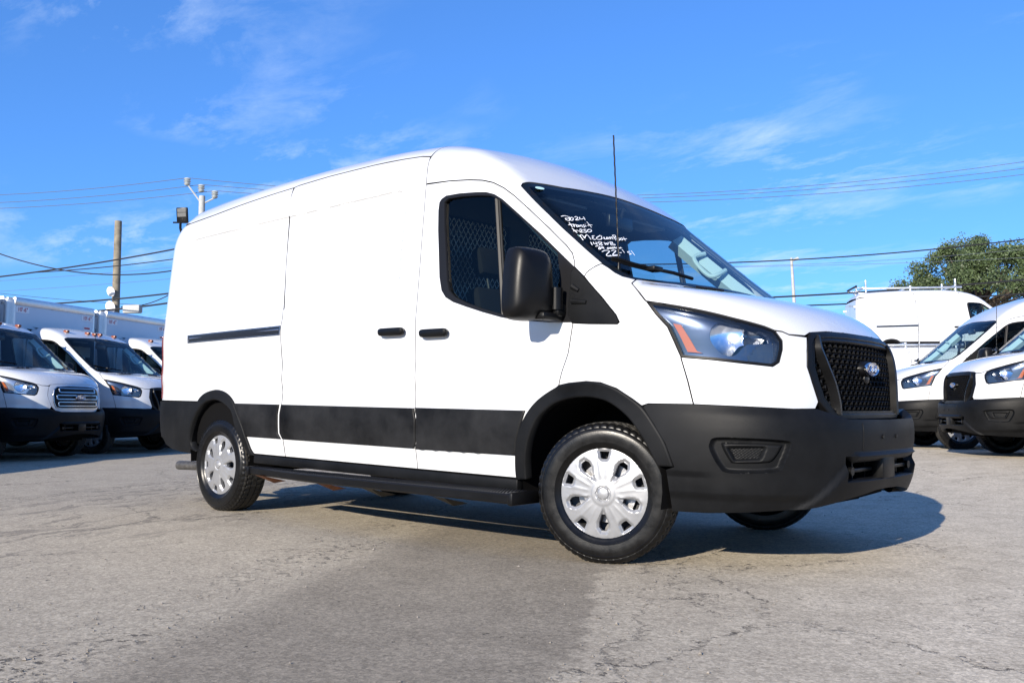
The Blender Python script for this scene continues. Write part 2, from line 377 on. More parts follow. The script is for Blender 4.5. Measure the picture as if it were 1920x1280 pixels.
def panel(name, outline, pr, f, m, parent, holes=(), sp=.04, off=0., thick=.016, edge=None, in2d=False, mesh_only=False, feat=None, bevel=None):
    """sheet of the implicit surface f bounded by an outline of 3D points, with turned-in edges"""
    o2 = np.asarray(outline, float) if in2d else pr.fro(outline)
    h2 = [np.asarray(h, float) if in2d else pr.fro(h) for h in holes]
    e = edge or sp * .6
    o2 = resample(o2, e); h2 = [resample(h, e) for h in h2]
    rings = [inset(o2, bevel[0])] + [inset(h, -bevel[0]) for h in h2] if bevel else ()
    V2, F = tri2d(o2, h2, sp, feat, rings)
    Op, D = pr.rays(V2); P = solve(f, Op, D); Nn = grad(f, P)
    P = P + Nn * off
    # orient
    a, b, c = P[F[:, 0]], P[F[:, 1]], P[F[:, 2]]
    fl = (np.cross(b - a, c - a) * Nn[F[:, 0]]).sum(1) < 0
    F[fl] = F[fl][:, ::-1]
    V = P.tolist(); NV = Nn.tolist(); FF = [tuple(int(i) for i in t) for t in F]
    if thick:
        cnt = {}
        for t in FF:
            for i in range(3):
                k = (t[i], t[(i + 1) % 3]); cnt[k] = cnt.get(k, 0) + 1
        bd = [k for k in cnt if (k[1], k[0]) not in cnt]
        cen = {}
        for (i, j) in bd:
            t = P[j] - P[i]; nn = Nn[i] + Nn[j]; o = np.cross(t, nn); o /= np.linalg.norm(o) + 1e-9
            for q in (i, j): cen[q] = cen.get(q, 0) + o
        if bevel:
            for q in cen: P[q] = P[q] - Nn[q] * bevel[1]; V[q] = P[q].tolist(); o = cen[q] / (np.linalg.norm(cen[q]) + 1e-9); NV[q] = (o * .6 + Nn[q] * .8).tolist()
        idx = {}
        for q, o in cen.items():
            o = o / (np.linalg.norm(o) + 1e-9)
            idx[q] = len(V); V.append(P[q].tolist()); NV.append(((o * .8 + Nn[q] * .6)).tolist())
            V.append((P[q] - Nn[q] * thick).tolist()); NV.append(o.tolist())
        nf = len(FF)
        for (i, j) in bd: FF.append((idx[j], idx[i], idx[i] + 1, idx[j] + 1))
    me = bpy.data.meshes.new(name); me.from_pydata([tuple(v) for v in V], [], FF)
    me.polygons.foreach_set('use_smooth', [True] * len(FF))
    NV = np.array(NV); NV /= np.linalg.norm(NV, axis=1, keepdims=True) + 1e-12
    me.normals_split_custom_set_from_vertices([tuple(v) for v in NV]); me.update()
    if m is not None: me.materials.append(m)
    if thick and m is WHITE:       # turned-in edges painted dark so the panel gaps look shaded
        me.materials.append(SEAM); me.polygons.foreach_set('material_index', [0] * nf + [1] * (len(FF) - nf))
    if mesh_only: return me
    return link(name, me, parent)
def strip3(name, loop, width, pr, f, m, parent, off=.006, thick=.02, sp=.02):
    """a band of given width following a closed outline (inner side), proud of the surface"""
    o2 = resample(pr.fro(loop), .02); i2 = inset(o2, width)
    return panel(name, o2, pr, f, m, parent, holes=[i2], sp=sp, off=off, thick=thick, in2d=True)
def mirror(o, parent=None):
    """the same part on the van's other side"""
    c = o.copy(); COL.objects.link(c); c.scale = (1, -1, 1)
    if parent is not None: c.parent = parent
    c.location = (o.location.x, -o.location.y, o.location.z); c.rotation_euler = (-o.rotation_euler.x, o.rotation_euler.y, -o.rotation_euler.z)
    for ch in list(o.children):       # children ride along under the mirrored part
        k = ch.copy(); COL.objects.link(k); k.parent = c
    return c
M3 = lambda L: [(a / 1000, b / 1000, c / 1000) for a, b, c in L]
O=dict(
door_top=[(-1440,-954,2161),(-1233,-957,2151),(-1058,-959,2131),(-946,-960,2111),(-859,-960,2085),(-774,-961,2042),(-687,-964,1983),(-569,-970,1890),(-415,-979,1765),(-285,-989,1655),(-238,-996,1607),(-216,-1006,1561),(-211,-1011,1530)],
door_front=[(-204,-1030,1230),(-224,-1025,1144),(-240,-1022,1075),(-274,-1025,988),(-302,-1022,905)],
win_outer_top=[(-1299,-970,2025),(-1284,-968,2044),(-1244,-966,2060),(-1129,-966,2058),(-993,-968,2046),(-904,-969,2034),(-837,-971,2012),(-770,-974,1973),(-670,-981,1897),(-552,-989,1806),(-448,-995,1726),(-347,-1002,1642),(-229,-1011,1536)],
win_outer_bot=[(-202,-1030,1232),(-365,-1030,1242),(-487,-1031,1254),(-604,-1031,1267),(-715,-1031,1287),(-863,-1029,1324),(-997,-1025,1362),(-1112,-1022,1397),(-1178,-1020,1429),(-1217,-1016,1472),(-1244,-1010,1555),(-1269,-996,1722),(-1289,-986,1848),(-1302,-974,1975)],
sail_out=[(-207,-1011,1527),(-117,-1017,1446),(-18,-1023,1352),(66,-1022,1262),(85,-1020,1224),(73,-1020,1215),(-98,-1029,1223),(-202,-1030,1231)],
sail_split=[(-211,-1011,1530),(-231,-1014,1504),(-230,-1019,1433),(-236,-1028,1333),(-237,-1031,1270),(-209,-1030,1232)],
glass=[(-1257,-970,2020),(-1224,-968,2039),(-1103,-969,2036),(-968,-970,2023),(-869,-971,2007),(-802,-974,1980),(-712,-980,1915),(-550,-991,1791),(-395,-1001,1665),(-331,-1005,1615),(-317,-1010,1555),(-297,-1021,1416),(-310,-1031,1284),(-411,-1031,1271),(-555,-1031,1278),(-675,-1031,1295),(-716,-1030,1305),(-865,-1027,1343),(-1000,-1023,1386),(-1104,-1020,1428),(-1154,-1017,1468),(-1177,-1012,1526),(-1210,-997,1716),(-1240,-983,1884)],
divider=[(-800,-974,1977),(-691,-1030,1300)],
ws_edge=[(-690,-893,2070),(-682,-914,2049),(-451,-938,1850),(-252,-949,1686),(-70,-954,1543),(-6,-949,1500),(47,-928,1474)],
ws_top=[(-689,-891,2070),(-652,-558,2099),(-648,-297,2117),(-655,84,2131),(-660,319,2126),(-689,548,2131)],
ws_bot=[(-76,-955,1547),(-30,-951,1516),(8,-950,1489),(47,-939,1468),(96,-888,1454),(115,-778,1458),(134,-590,1466),(153,-310,1474),(139,39,1492)],
apillar_fender=[(-72,-957,1542),(-103,-994,1518),(-132,-1010,1494),(-142,-1015,1472)],
hood_side=[(97,-890,1452),(102,-936,1428),(153,-962,1387),(216,-985,1329)],
lamp=[(225,-985,1323),(345,-955,1301),(487,-900,1270),(614,-826,1233),(726,-728,1195),(762,-692,1175),(792,-678,1128),(797,-687,1083),(790,-707,1022),(771,-734,1002),(669,-829,1015),(545,-903,1031),(406,-957,1044),(366,-969,1136),(341,-976,1192),(283,-989,1255)],
hood_front=[(783,-659,1171),(806,-631,1157),(850,-537,1150),(851,-497,1171),(874,-354,1184),(891,-131,1186)],
fend_split=[(405,-957,1040),(440,-951,927),(463,-937,817)],
bump_top=[(194,-990,817),(466,-942,816),(681,-851,811),(858,-698,801),(920,-587,805)],
grille=[(894,141,1181),(893,-136,1184),(875,-354,1182),(852,-496,1170),(859,-549,1118),(871,-576,1006),(904,-526,837),(928,-462,772),(944,-400,752),(969,197,758)],
fogo=[(550,-941,634),(583,-931,664),(736,-855,664),(848,-766,656),(868,-744,637),(844,-759,555),(820,-774,511),(730,-844,499),(622,-904,500),(588,-921,528),(554,-938,595)],
fogi=[(600,-923,626),(627,-912,641),(833,-779,637),(840,-771,617),(809,-793,559),(771,-821,544),(659,-891,540),(633,-904,554)],
fogm=[(635,-907,612),(774,-827,616),(757,-835,567),(659,-892,560)],
farch_o=[(-609,-990,396),(-614,-998,456),(-594,-1016,580),(-563,-1020,676),(-509,-1018,763),(-432,-1017,833),(-320,-1020,893),(-232,-1023,917),(-117,-1024,926),(-28,-1021,920),(65,-1013,891),(154,-1002,840),(216,-996,794),(276,-988,718),(332,-976,627),(369,-957,518)],
farch_i=[(-539,-990,396),(-534,-1003,487),(-507,-1018,601),(-450,-1020,714),(-364,-1018,788),(-268,-1017,827),(-142,-1016,846),(-32,-1014,838),(55,-1011,807),(138,-1006,749),(201,-1000,677),(250,-990,601),(291,-975,518)],
rarch_o=[(-3225,-988,385),(-3272,-993,429),(-3304,-1005,495),(-3351,-1017,594),(-3430,-1020,702),(-3503,-1018,786),(-3606,-1015,841),(-3743,-1014,864),(-3883,-1010,848),(-3988,-1008,807),(-4071,-1008,734),(-4140,-1006,651),(-4171,-1001,568),(-4217,-981,448),(-4180,-975,390)],
rarch_i=[(-3293,-988,386),(-3431,-1015,566),(-3493,-1020,692),(-3598,-1017,755),(-3736,-1014,788),(-3858,-1012,777),(-3961,-1010,736),(-4046,-1009,662),(-4113,-1003,579),(-4159,-989,487),(-4156,-979,423),(-4088,-975,371)],
gutter=[(-4488,-885,2282),(-4089,-894,2304),(-3704,-893,2334),(-3335,-887,2358),(-2986,-880,2375),(-2935,-874,2385),(-2560,-862,2402),(-2090,-856,2405),(-1766,-851,2396),(-1522,-856,2376)],
rail=[(-4231,-1014,1305),(-2887,-1028,1329),(-2879,-1031,1264),(-4225,-1014,1247)],
press_r=[(-2909,-958,2144),(-3581,-960,2113),(-4208,-949,2087),(-4352,-946,2075),(-4386,-950,2029),(-4389,-966,1851),(-4392,-981,1660),(-4334,-993,1531),(-4132,-1008,1405)],
press_s=[(-2910,-958,2145),(-2424,-956,2159),(-1961,-954,2169),(-1715,-953,2169),(-1655,-955,2157),(-1632,-958,2141)],
amber=[(346,-975,1221),(403,-957,1209),(446,-943,1140),(480,-930,1079),(520,-913,1059),(425,-950,1064),(384,-964,1153)],
reflector=[(531,-906,1135),(535,-901,1183),(555,-881,1216),(579,-860,1224),(612,-838,1217),(684,-776,1202),(743,-723,1171),(764,-714,1138),(756,-732,1118),(713,-782,1110),(680,-811,1104),(638,-847,1056),(589,-878,1059),(555,-895,1091)],
ribs=[(697,-801,1056),(727,-768,1101),(767,-719,1118),(789,-686,1119),(793,-694,1075),(782,-717,1022),(762,-744,1012),(701,-802,1025)],
)
WRITING=[[(-401,-895,1838),(-399,-871,1845),(-392,-853,1844),(-384,-843,1839),(-377,-863,1829),(-380,-883,1826),(-370,-887,1816),(-361,-878,1812),(-366,-862,1821),(-378,-855,1832)],[(-381,-835,1838),(-370,-854,1825),(-360,-859,1816),(-361,-844,1820),(-373,-823,1833),(-383,-819,1842),(-381,-835,1838)],[(-385,-797,1847),(-389,-775,1854),(-381,-772,1848),(-371,-794,1836),(-363,-815,1826),(-361,-802,1827),(-365,-779,1833)],[(-386,-748,1855),(-371,-767,1840),(-369,-749,1842),(-376,-727,1850)],[(-390,-712,1864),(-378,-717,1853),(-361,-731,1838)],[(-350,-889,1799),(-334,-894,1784),(-316,-901,1768)],[(-338,-909,1781),(-334,-890,1786),(-330,-871,1789)],[(-329,-876,1786),(-319,-884,1776),(-312,-889,1769)],[(-320,-883,1778),(-326,-869,1786),(-326,-857,1789)],[(-321,-842,1787),(-324,-851,1788),(-317,-866,1780),(-310,-871,1773),(-311,-859,1776),(-322,-841,1788),(-309,-854,1775)],[(-322,-832,1789),(-308,-845,1776)],[(-316,-835,1784),(-322,-818,1792),(-317,-817,1788),(-306,-827,1777)],[(-323,-788,1798),(-321,-801,1794),(-315,-804,1789),(-311,-798,1786),(-306,-812,1779),(-308,-821,1780)],[(-321,-779,1797),(-309,-789,1786)],[(-333,-767,1809),(-330,-768,1807)],[(-347,-734,1826),(-329,-739,1810),(-303,-747,1787)],[(-317,-764,1796),(-323,-737,1805),(-321,-717,1807)],[(-311,-911,1759),(-293,-910,1744),(-275,-911,1730)],[(-294,-920,1740),(-290,-905,1745),(-287,-890,1748)],[(-282,-892,1743),(-279,-884,1744)],[(-287,-875,1753),(-291,-859,1760),(-285,-856,1755),(-276,-877,1743),(-273,-888,1737),(-268,-878,1737),(-268,-864,1740)],[(-288,-817,1764),(-287,-836,1760),(-279,-844,1752),(-277,-831,1752),(-269,-837,1745),(-264,-857,1738),(-268,-862,1740)],[(-284,-806,1762),(-275,-823,1752),(-267,-824,1746),(-268,-804,1750),(-276,-783,1759),(-285,-777,1768),(-288,-790,1768),(-284,-806,1762)],[(-255,-914,1712),(-238,-918,1696),(-225,-922,1683)],[(-255,-914,1712),(-254,-898,1718),(-241,-899,1707),(-230,-903,1697),(-238,-888,1709),(-247,-863,1723),(-234,-862,1712),(-212,-871,1692)],[(-237,-808,1724),(-236,-830,1719),(-227,-829,1711),(-223,-845,1706),(-212,-848,1696),(-211,-829,1699)],[(-240,-752,1735),(-231,-780,1723),(-222,-808,1711),(-211,-816,1701),(-210,-794,1703),(-215,-769,1712),(-231,-753,1727),(-240,-747,1735)],[(-227,-738,1725),(-211,-752,1711)],[(-235,-744,1732),(-233,-744,1730)],[(-226,-733,1726),(-213,-745,1713),(-213,-731,1715),(-226,-706,1730),(-209,-722,1713)],[(-224,-694,1730),(-209,-711,1715)],[(-219,-698,1725),(-226,-677,1734),(-209,-694,1717)],[(-221,-678,1729),(-227,-658,1737),(-209,-673,1720)],[(-241,-636,1751),(-223,-644,1735),(-201,-655,1716)],[(-241,-636,1751),(-243,-611,1756),(-231,-618,1746),(-221,-645,1734),(-215,-629,1731),(-208,-625,1725)],[(-218,-611,1735),(-207,-630,1724),(-202,-626,1720),(-210,-605,1730),(-218,-601,1737),(-218,-611,1735)],[(-221,-580,1741),(-210,-600,1730),(-204,-596,1726),(-213,-574,1735),(-222,-569,1743),(-221,-580,1741)],[(-230,-545,1753),(-215,-556,1740),(-201,-566,1727)],[(-213,-569,1736),(-219,-527,1745)],[(-197,-893,1674),(-177,-905,1654)],[(-193,-874,1676),(-183,-883,1665),(-180,-866,1667)],[(-193,-853,1680),(-169,-871,1657)],[(-192,-823,1684),(-185,-846,1675),(-179,-836,1671),(-171,-824,1667),(-166,-840,1660),(-172,-850,1663),(-180,-825,1674),(-187,-807,1683),(-192,-823,1684)],[(-187,-787,1686),(-170,-796,1670),(-183,-772,1684),(-169,-779,1672),(-188,-746,1692)],[(-190,-730,1696),(-165,-752,1673)],[(-190,-730,1696),(-187,-710,1697),(-178,-727,1687),(-176,-741,1684),(-174,-714,1686),(-166,-713,1679),(-165,-752,1673)],[(-164,-895,1647),(-162,-876,1651),(-155,-867,1647),(-148,-886,1637),(-142,-892,1630),(-141,-879,1633),(-151,-864,1644)],[(-153,-841,1650),(-151,-858,1645),(-145,-861,1640),(-147,-848,1643),(-154,-840,1651),(-139,-851,1637)],[(-142,-828,1643),(-141,-827,1642)],[(-147,-807,1650),(-140,-819,1642),(-139,-808,1644),(-147,-796,1651),(-147,-807,1650)],[(-147,-786,1653),(-140,-798,1646),(-139,-787,1647),(-147,-775,1655),(-147,-786,1653)],[(-147,-765,1657),(-140,-777,1649),(-140,-766,1650),(-147,-754,1658),(-147,-765,1657)],[(-153,-739,1665),(-138,-753,1651)],[(-147,-726,1662),(-143,-745,1656),(-139,-734,1655)],[(-145,-717,1662),(-137,-723,1655),(-145,-705,1664),(-138,-708,1657),(-147,-687,1667),(-139,-686,1661)],[(-123,-891,1615),(-128,-859,1626),(-125,-830,1629),(-117,-834,1622),(-104,-870,1605),(-95,-889,1594),(-89,-890,1589),(-88,-869,1593),(-91,-856,1598)],[(-122,-809,1630),(-127,-779,1638),(-121,-769,1635),(-108,-801,1620),(-94,-834,1604),(-90,-835,1600),(-90,-802,1606),(-88,-776,1607)],[(-87,-888,1588),(-85,-837,1596),(-88,-776,1607)],[(-105,-757,1624),(-106,-736,1628)],[(-131,-697,1653),(-106,-709,1631)],[(-115,-645,1647),(-111,-672,1641),(-103,-676,1634),(-99,-663,1632),(-96,-659,1630),(-92,-684,1623)],[(-121,-625,1655),(-80,-644,1619)]]

# ---------------------------------------------------------------- ground
def lot_surface():
    """worn asphalt: grey field, a darker resurfaced strip, dusty tan side, cracks, pits and tyre streaks"""
    m = bpy.data.materials.new('worn_asphalt'); m.use_nodes = True; nt = m.node_tree; b = nt.nodes['Principled BSDF']; N = nt.nodes.new; L = nt.links.new
    co = N('ShaderNodeTexCoord').outputs['Object']
    def put(sock, v):
        if isinstance(v, (int, float)): sock.default_value = v
        elif isinstance(v, tuple): sock.default_value = (*v, 1) if len(sock.default_value) == 4 else v
        else: L(v, sock)
    def math_(op, a, b_=0., c=None):
        n = N('ShaderNodeMath'); n.operation = op; put(n.inputs[0], a); put(n.inputs[1], b_)
        if c is not None: put(n.inputs[2], c)
        return n.outputs[0]
    def noise(s, d=6, r=.6, vec=None, dist=0., col=False):
        n = N('ShaderNodeTexNoise'); n.inputs['Scale'].default_value = s; n.inputs['Detail'].default_value = d; n.inputs['Roughness'].default_value = r; n.inputs['Distortion'].default_value = dist
        L(vec or co, n.inputs['Vector']); return n.outputs['Color' if col else 'Fac']
    def mr(v, a, b_, c=0., d=1., smooth=True):
        n = N('ShaderNodeMapRange'); n.interpolation_type = 'SMOOTHSTEP' if smooth else 'LINEAR'; put(n.inputs[0], v)
        for i, q in enumerate((a, b_, c, d)): n.inputs[i + 1].default_value = q
        return n.outputs[0]
    mul = lambda a, c: math_('MULTIPLY', a, c)
    def mixc(f, a, c, bt='MIX'):
        n = N('ShaderNodeMix'); n.data_type = 'RGBA'; n.blend_type = bt; put(n.inputs['Factor'], f); put(n.inputs['A'], a); put(n.inputs['B'], c); return n.outputs['Result']
    def dot(vec):
        n = N('ShaderNodeVectorMath'); n.operation = 'DOT_PRODUCT'; L(co, n.inputs[0]); n.inputs[1].default_value = vec; return n.outputs['Value']
    v = dot((.866, .5, 0)); u = dot((-.5, .866, 0))
    wob = noise(1.6, 5, .65); wv = math_('MULTIPLY_ADD', wob, .55, math_('ADD', v, -.275))          # v with a wandering edge
    fineedge = noise(9, 4, .7); wv2 = math_('MULTIPLY_ADD', fineedge, .22, math_('ADD', wv, -.11))
    strip = mul(mr(wv2, -1.95, -1.62), mr(wv2, -.50, -.42, 1., 0.))
    tan_ = mr(wv, -.5, 1.2)
    t = (0.299, 0.267, 0.228)
    big = mr(noise(.45, 5, .65), .32, .68); mid = mr(noise(3.2, 7, .7), .3, .7)
    col = mixc(mid, (0.308, 0.268, 0.207), (0.380, 0.334, 0.257))
    col = mixc(mul(big, .5), col, (0.380, 0.330, 0.253))
    col = mixc(mul(tan_, 1.0), col, mixc(mid, (0.425, 0.370, 0.284), (0.535, 0.470, 0.366)))
    col = mixc(mul(strip, .85), col, mixc(mid, (0.191, 0.165, 0.127), (0.238, 0.207, 0.160)))
    # stone grain, three sizes, light and dark
    vo = N('ShaderNodeTexVoronoi'); vo.inputs['Scale'].default_value = 62; L(co, vo.inputs['Vector'])
    stone = N('ShaderNodeSeparateColor'); L(vo.outputs['Color'], stone.inputs[0])
    col = mixc(1., col, mr(stone.outputs[0], 0, 1, .82, 1.18, False), 'MULTIPLY')
    vo2 = N('ShaderNodeTexVoronoi'); vo2.inputs['Scale'].default_value = 140; L(co, vo2.inputs['Vector']); st2 = N('ShaderNodeSeparateColor'); L(vo2.outputs['Color'], st2.inputs[0])
    col = mixc(1., col, mr(st2.outputs[0], 0, 1, .80, 1.20, False), 'MULTIPLY')
    g1 = noise(48, 4, .75); col = mixc(mr(g1, .60, .72, 0, .55), col, (.10, .088, .075)); col = mixc(mr(g1, .28, .40, .35, 0), col, (.46, .41, .35))
    pit = mul(mr(noise(21, 3, .6), .665, .70), mr(noise(2.2, 3, .6), .42, .62)); col = mixc(mul(pit, .9), col, (.03, .027, .024))
    # crumbled joint on the strip's left edge
    cr = mul(mul(mr(wv, -2.42, -2.05), mr(wv, -1.95, -1.75, 1., 0.)), mul(mr(noise(17, 5, .75), .53, .60), mr(noise(.9, 3, .6), .42, .55))); col = mixc(mul(cr, .85), col, (.05, .045, .04))
    # wandering cracks
    wcol = noise(2.6, 7, .72, col=True)
    ad = N('ShaderNodeMix'); ad.data_type = 'RGBA'; ad.blend_type = 'ADD'; ad.inputs['Factor'].default_value = .55; L(co, ad.inputs['A']); L(wcol, ad.inputs['B'])
    def cracks(scale, w0, w1, mask, brk):
        vc = N('ShaderNodeTexVoronoi'); vc.feature = 'DISTANCE_TO_EDGE'; vc.inputs['Scale'].default_value = scale; L(ad.outputs['Result'], vc.inputs['Vector'])
        return mul(mul(mr(vc.outputs['Distance'], w0, w1, 1., 0.), mask), brk)
    brk = mr(noise(13, 4, .7), .40, .56); notstrip = math_('SUBTRACT', 1., mul(strip, .85))
    c1 = cracks(.50, .002, .0065, mr(noise(.55, 4, .6), .42, .52), brk); c2 = cracks(1.5, .004, .012, mr(noise(.40, 3, .6), .53, .62), brk)
    line = mul(mr(math_('ABSOLUTE', math_('ADD', math_('MULTIPLY_ADD', noise(2.3, 7, .72), .5, v), .02)), .002, .010, .6, 0.), mr(noise(1.3, 4, .6), .40, .5))
    ck = mul(math_('MAXIMUM', math_('MAXIMUM', c1, c2), line), notstrip); col = mixc(mul(ck, .82), col, (.045, .04, .036))
    # tyre streaks and dark wash on the left
    cv = N('ShaderNodeCombineXYZ'); L(mul(u, .16), cv.inputs[0]); L(math_('MULTIPLY_ADD', noise(.8, 4, .6), .9, v), cv.inputs[1])
    sn = noise(3.4, 6, .62, vec=cv.outputs[0]); band = mul(mr(v, -6.6, -5.2), mr(v, -3.7, -3.0, 1., 0.))
    streak = mul(mul(mr(math_('ABSOLUTE', math_('SUBTRACT', sn, .5)), .006, .035, 1., 0.), band), mr(noise(1.5, 4, .6), .36, .52)); col = mixc(mul(streak, .55), col, (.10, .088, .075))
    stain = mr(noise(1.3, 6, .7, dist=1.2), .60, .78, 0, .35); col = mixc(stain, col, (.13, .115, .098))
    L(col, b.inputs['Base Color']); b.inputs['Roughness'].default_value = .92; b.inputs['Specular IOR Level'].default_value = .2
    h = math_('ADD', mul(stone.outputs[0], .35), mul(g1, -.9)); h = math_('SUBTRACT', h, mul(math_('MAXIMUM', ck, math_('MAXIMUM', pit, cr)), 2.0))
    bp = N('ShaderNodeBump'); bp.inputs['Strength'].default_value = .38; bp.inputs['Distance'].default_value = .007; L(h, bp.inputs['Height']); L(bp.outputs[0], b.inputs['Normal'])
    return m
ASPH = lot_surface()
def lot_rise(x, y):
    """the lot climbs gently towards the row of vans on the right"""
    t = min(max(((x - 2.774) * .7426 + (y + 4.783) * .6697 - 3.9) / 2.2, 0), 1); return .13 * t * t * (3 - 2 * t)
def ground_sheet():
    xs = [-900, -300, -120, -60, -40, -30] + list(np.arange(-24, 24, .6)) + [30, 60, 120, 300, 900]
    ys = [-900, -300, -100, -40] + list(np.arange(-20, 26, .6)) + [32, 40, 60, 120, 300, 900]
    V = [(x, y, lot_rise(x, y)) for y in ys for x in xs]; n = len(xs)
    F = [(j * n + i, j * n + i + 1, (j + 1) * n + i + 1, (j + 1) * n + i) for j in range(len(ys) - 1) for i in range(n - 1)]
    return tag(raw('ground', V, F, ASPH, smooth=True), kind='structure')
ground = ground_sheet()

# ---------------------------------------------------------------- van parts
class PolS:        # round a point: (azimuth, elevation)
    def __init__(s, c): s.c = np.array(c)
    def fro(s, P): d = np.asarray(P, float) - s.c; return np.stack([np.arctan2(d[:, 1], d[:, 0]), np.arctan2(d[:, 2], np.hypot(d[:, 0], d[:, 1]))], -1)
    def rays(s, q):
        d = np.stack([np.cos(q[:, 1]) * np.cos(q[:, 0]), np.cos(q[:, 1]) * np.sin(q[:, 0]), np.sin(q[:, 1])], -1); return s.c + 3 * d, -d
HOODS = PolS((-.6, 0, .5)); REARP = PolZ(-3.7)
O = {k: M3(v) for k, v in O.items()}
flip = lambda L: [(x, -y, z) for x, y, z in reversed(L)]
def side_pts(xz, f=BODY):
    Op, D = SIDE.rays(np.array(xz, float)); return [tuple(p) for p in solve(f, Op, D)]
def rear_pts(yz, f=BODY):
    q = np.array(yz, float); Op = np.stack([np.full(len(q), -6.4), q[:, 0], q[:, 1]], -1); return [tuple(p) for p in solve(f, Op, np.tile([1., 0, 0], (len(q), 1)))]
RAKE = .0195
B_X = -1.432
RSEAM = [(-2.833, .395), (-2.842, .531), (-2.858, .66), (-2.855, .758), (-2.846, .854), (-2.854, .945), (-2.852, 1.025), (-2.872, 1.217), (-2.88, 1.314), (-2.868, 1.394), (-2.905, 1.766), (-2.922, 2.145)]
GUT = [(-2.986, 2.375), (-3.335, 2.358), (-3.704, 2.334), (-4.089, 2.304), (-4.488, 2.282)]
def arc(L, lo=None): return [(x, z) for x, y, z in L]
F_ARCH_O = arc(O['farch_o']); F_ARCH_I = arc(O['farch_i']); R_ARCH_O = arc(O['rarch_o']); R_ARCH_I = arc(O['rarch_i'])
F_ARCH_O[0] = (-.612, .392)
F_ARCH_O, F_ARCH_I, R_ARCH_O, R_ARCH_I = [resample(np.array(a), .025, closed=False, smooth=True) for a in (F_ARCH_O, F_ARCH_I, R_ARCH_O, R_ARCH_I)]
R_ARCH_O = [tuple(p) for p in R_ARCH_O]
HOLE = O['win_outer_top'][:-1] + [(x - .007, y, z + (.004 if z < 1.25 else 0)) for x, y, z in O['sail_split']] + O['win_outer_bot'][1:]
GLASSLOOP = O['glass']
def lathe_tyre():
    """tyre, axle along y, outer face towards -y"""
    Rr, w = .352, .1175
    prof = [(-.078, .208), (-.092, .214), (-.104, .232), (-.1135, .252), (-.115, .2525), (-.1165, .268), (-.1178, .285), (-.1165, .298), (-.1145, .3075), (-.1158, .309), (-.1125, .318), (-.108, .3225), (-.1085, .325), (-.100, .3375), (-.094, .3435)]
    tread = [(-.088, .3475), (-.074, .3505), (-.070, .3505), (-.0695, .3425), (-.0615, .3425), (-.061, .3515), (-.028, .352), (-.0275, .3435), (-.0195, .3435), (-.019, .352), (.019, .352), (.0195, .3435), (.0275, .3435), (.028, .352), (.061, .3515), (.0615, .3425), (.0695, .3425), (.070, .3505), (.074, .3505), (.088, .3475)]
    full = prof + tread + [(-a, b) for a, b in reversed(prof)]
    n = 216; V = []; m = len(full)
    for k in range(n):
        a = 2 * math.pi * k / n
        for (t, r) in full:
            rr = r
            if abs(t) > .0695 and r > .335 and k % 4 == 0: rr = r - .006          # shoulder slots
            if .0195 > abs(t) - .0 and r > .349 and k % 6 == (0 if t < 0 else 3): rr = r - .004
            if .028 <= abs(t) <= .061 and r > .349 and k % 4 == 2: rr = r - .006
            V.append((rr * math.cos(a), t, rr * math.sin(a)))
    F = [(k * m + i, k * m + i + 1, ((k + 1) % n) * m + i + 1, ((k + 1) % n) * m + i) for k in range(n) for i in range(m - 1)]
    me = bpy.data.meshes.new('tyre'); me.from_pydata(V, [], F); me.materials.append(RUBBER); me.materials.append(TREAD)
    np_ = len(prof)
    me.polygons.foreach_set('material_index', [1 if np_ <= (i % (m - 1)) < m - np_ else 0 for i in range(len(F))])
    shaded_auto(me, 50); return me
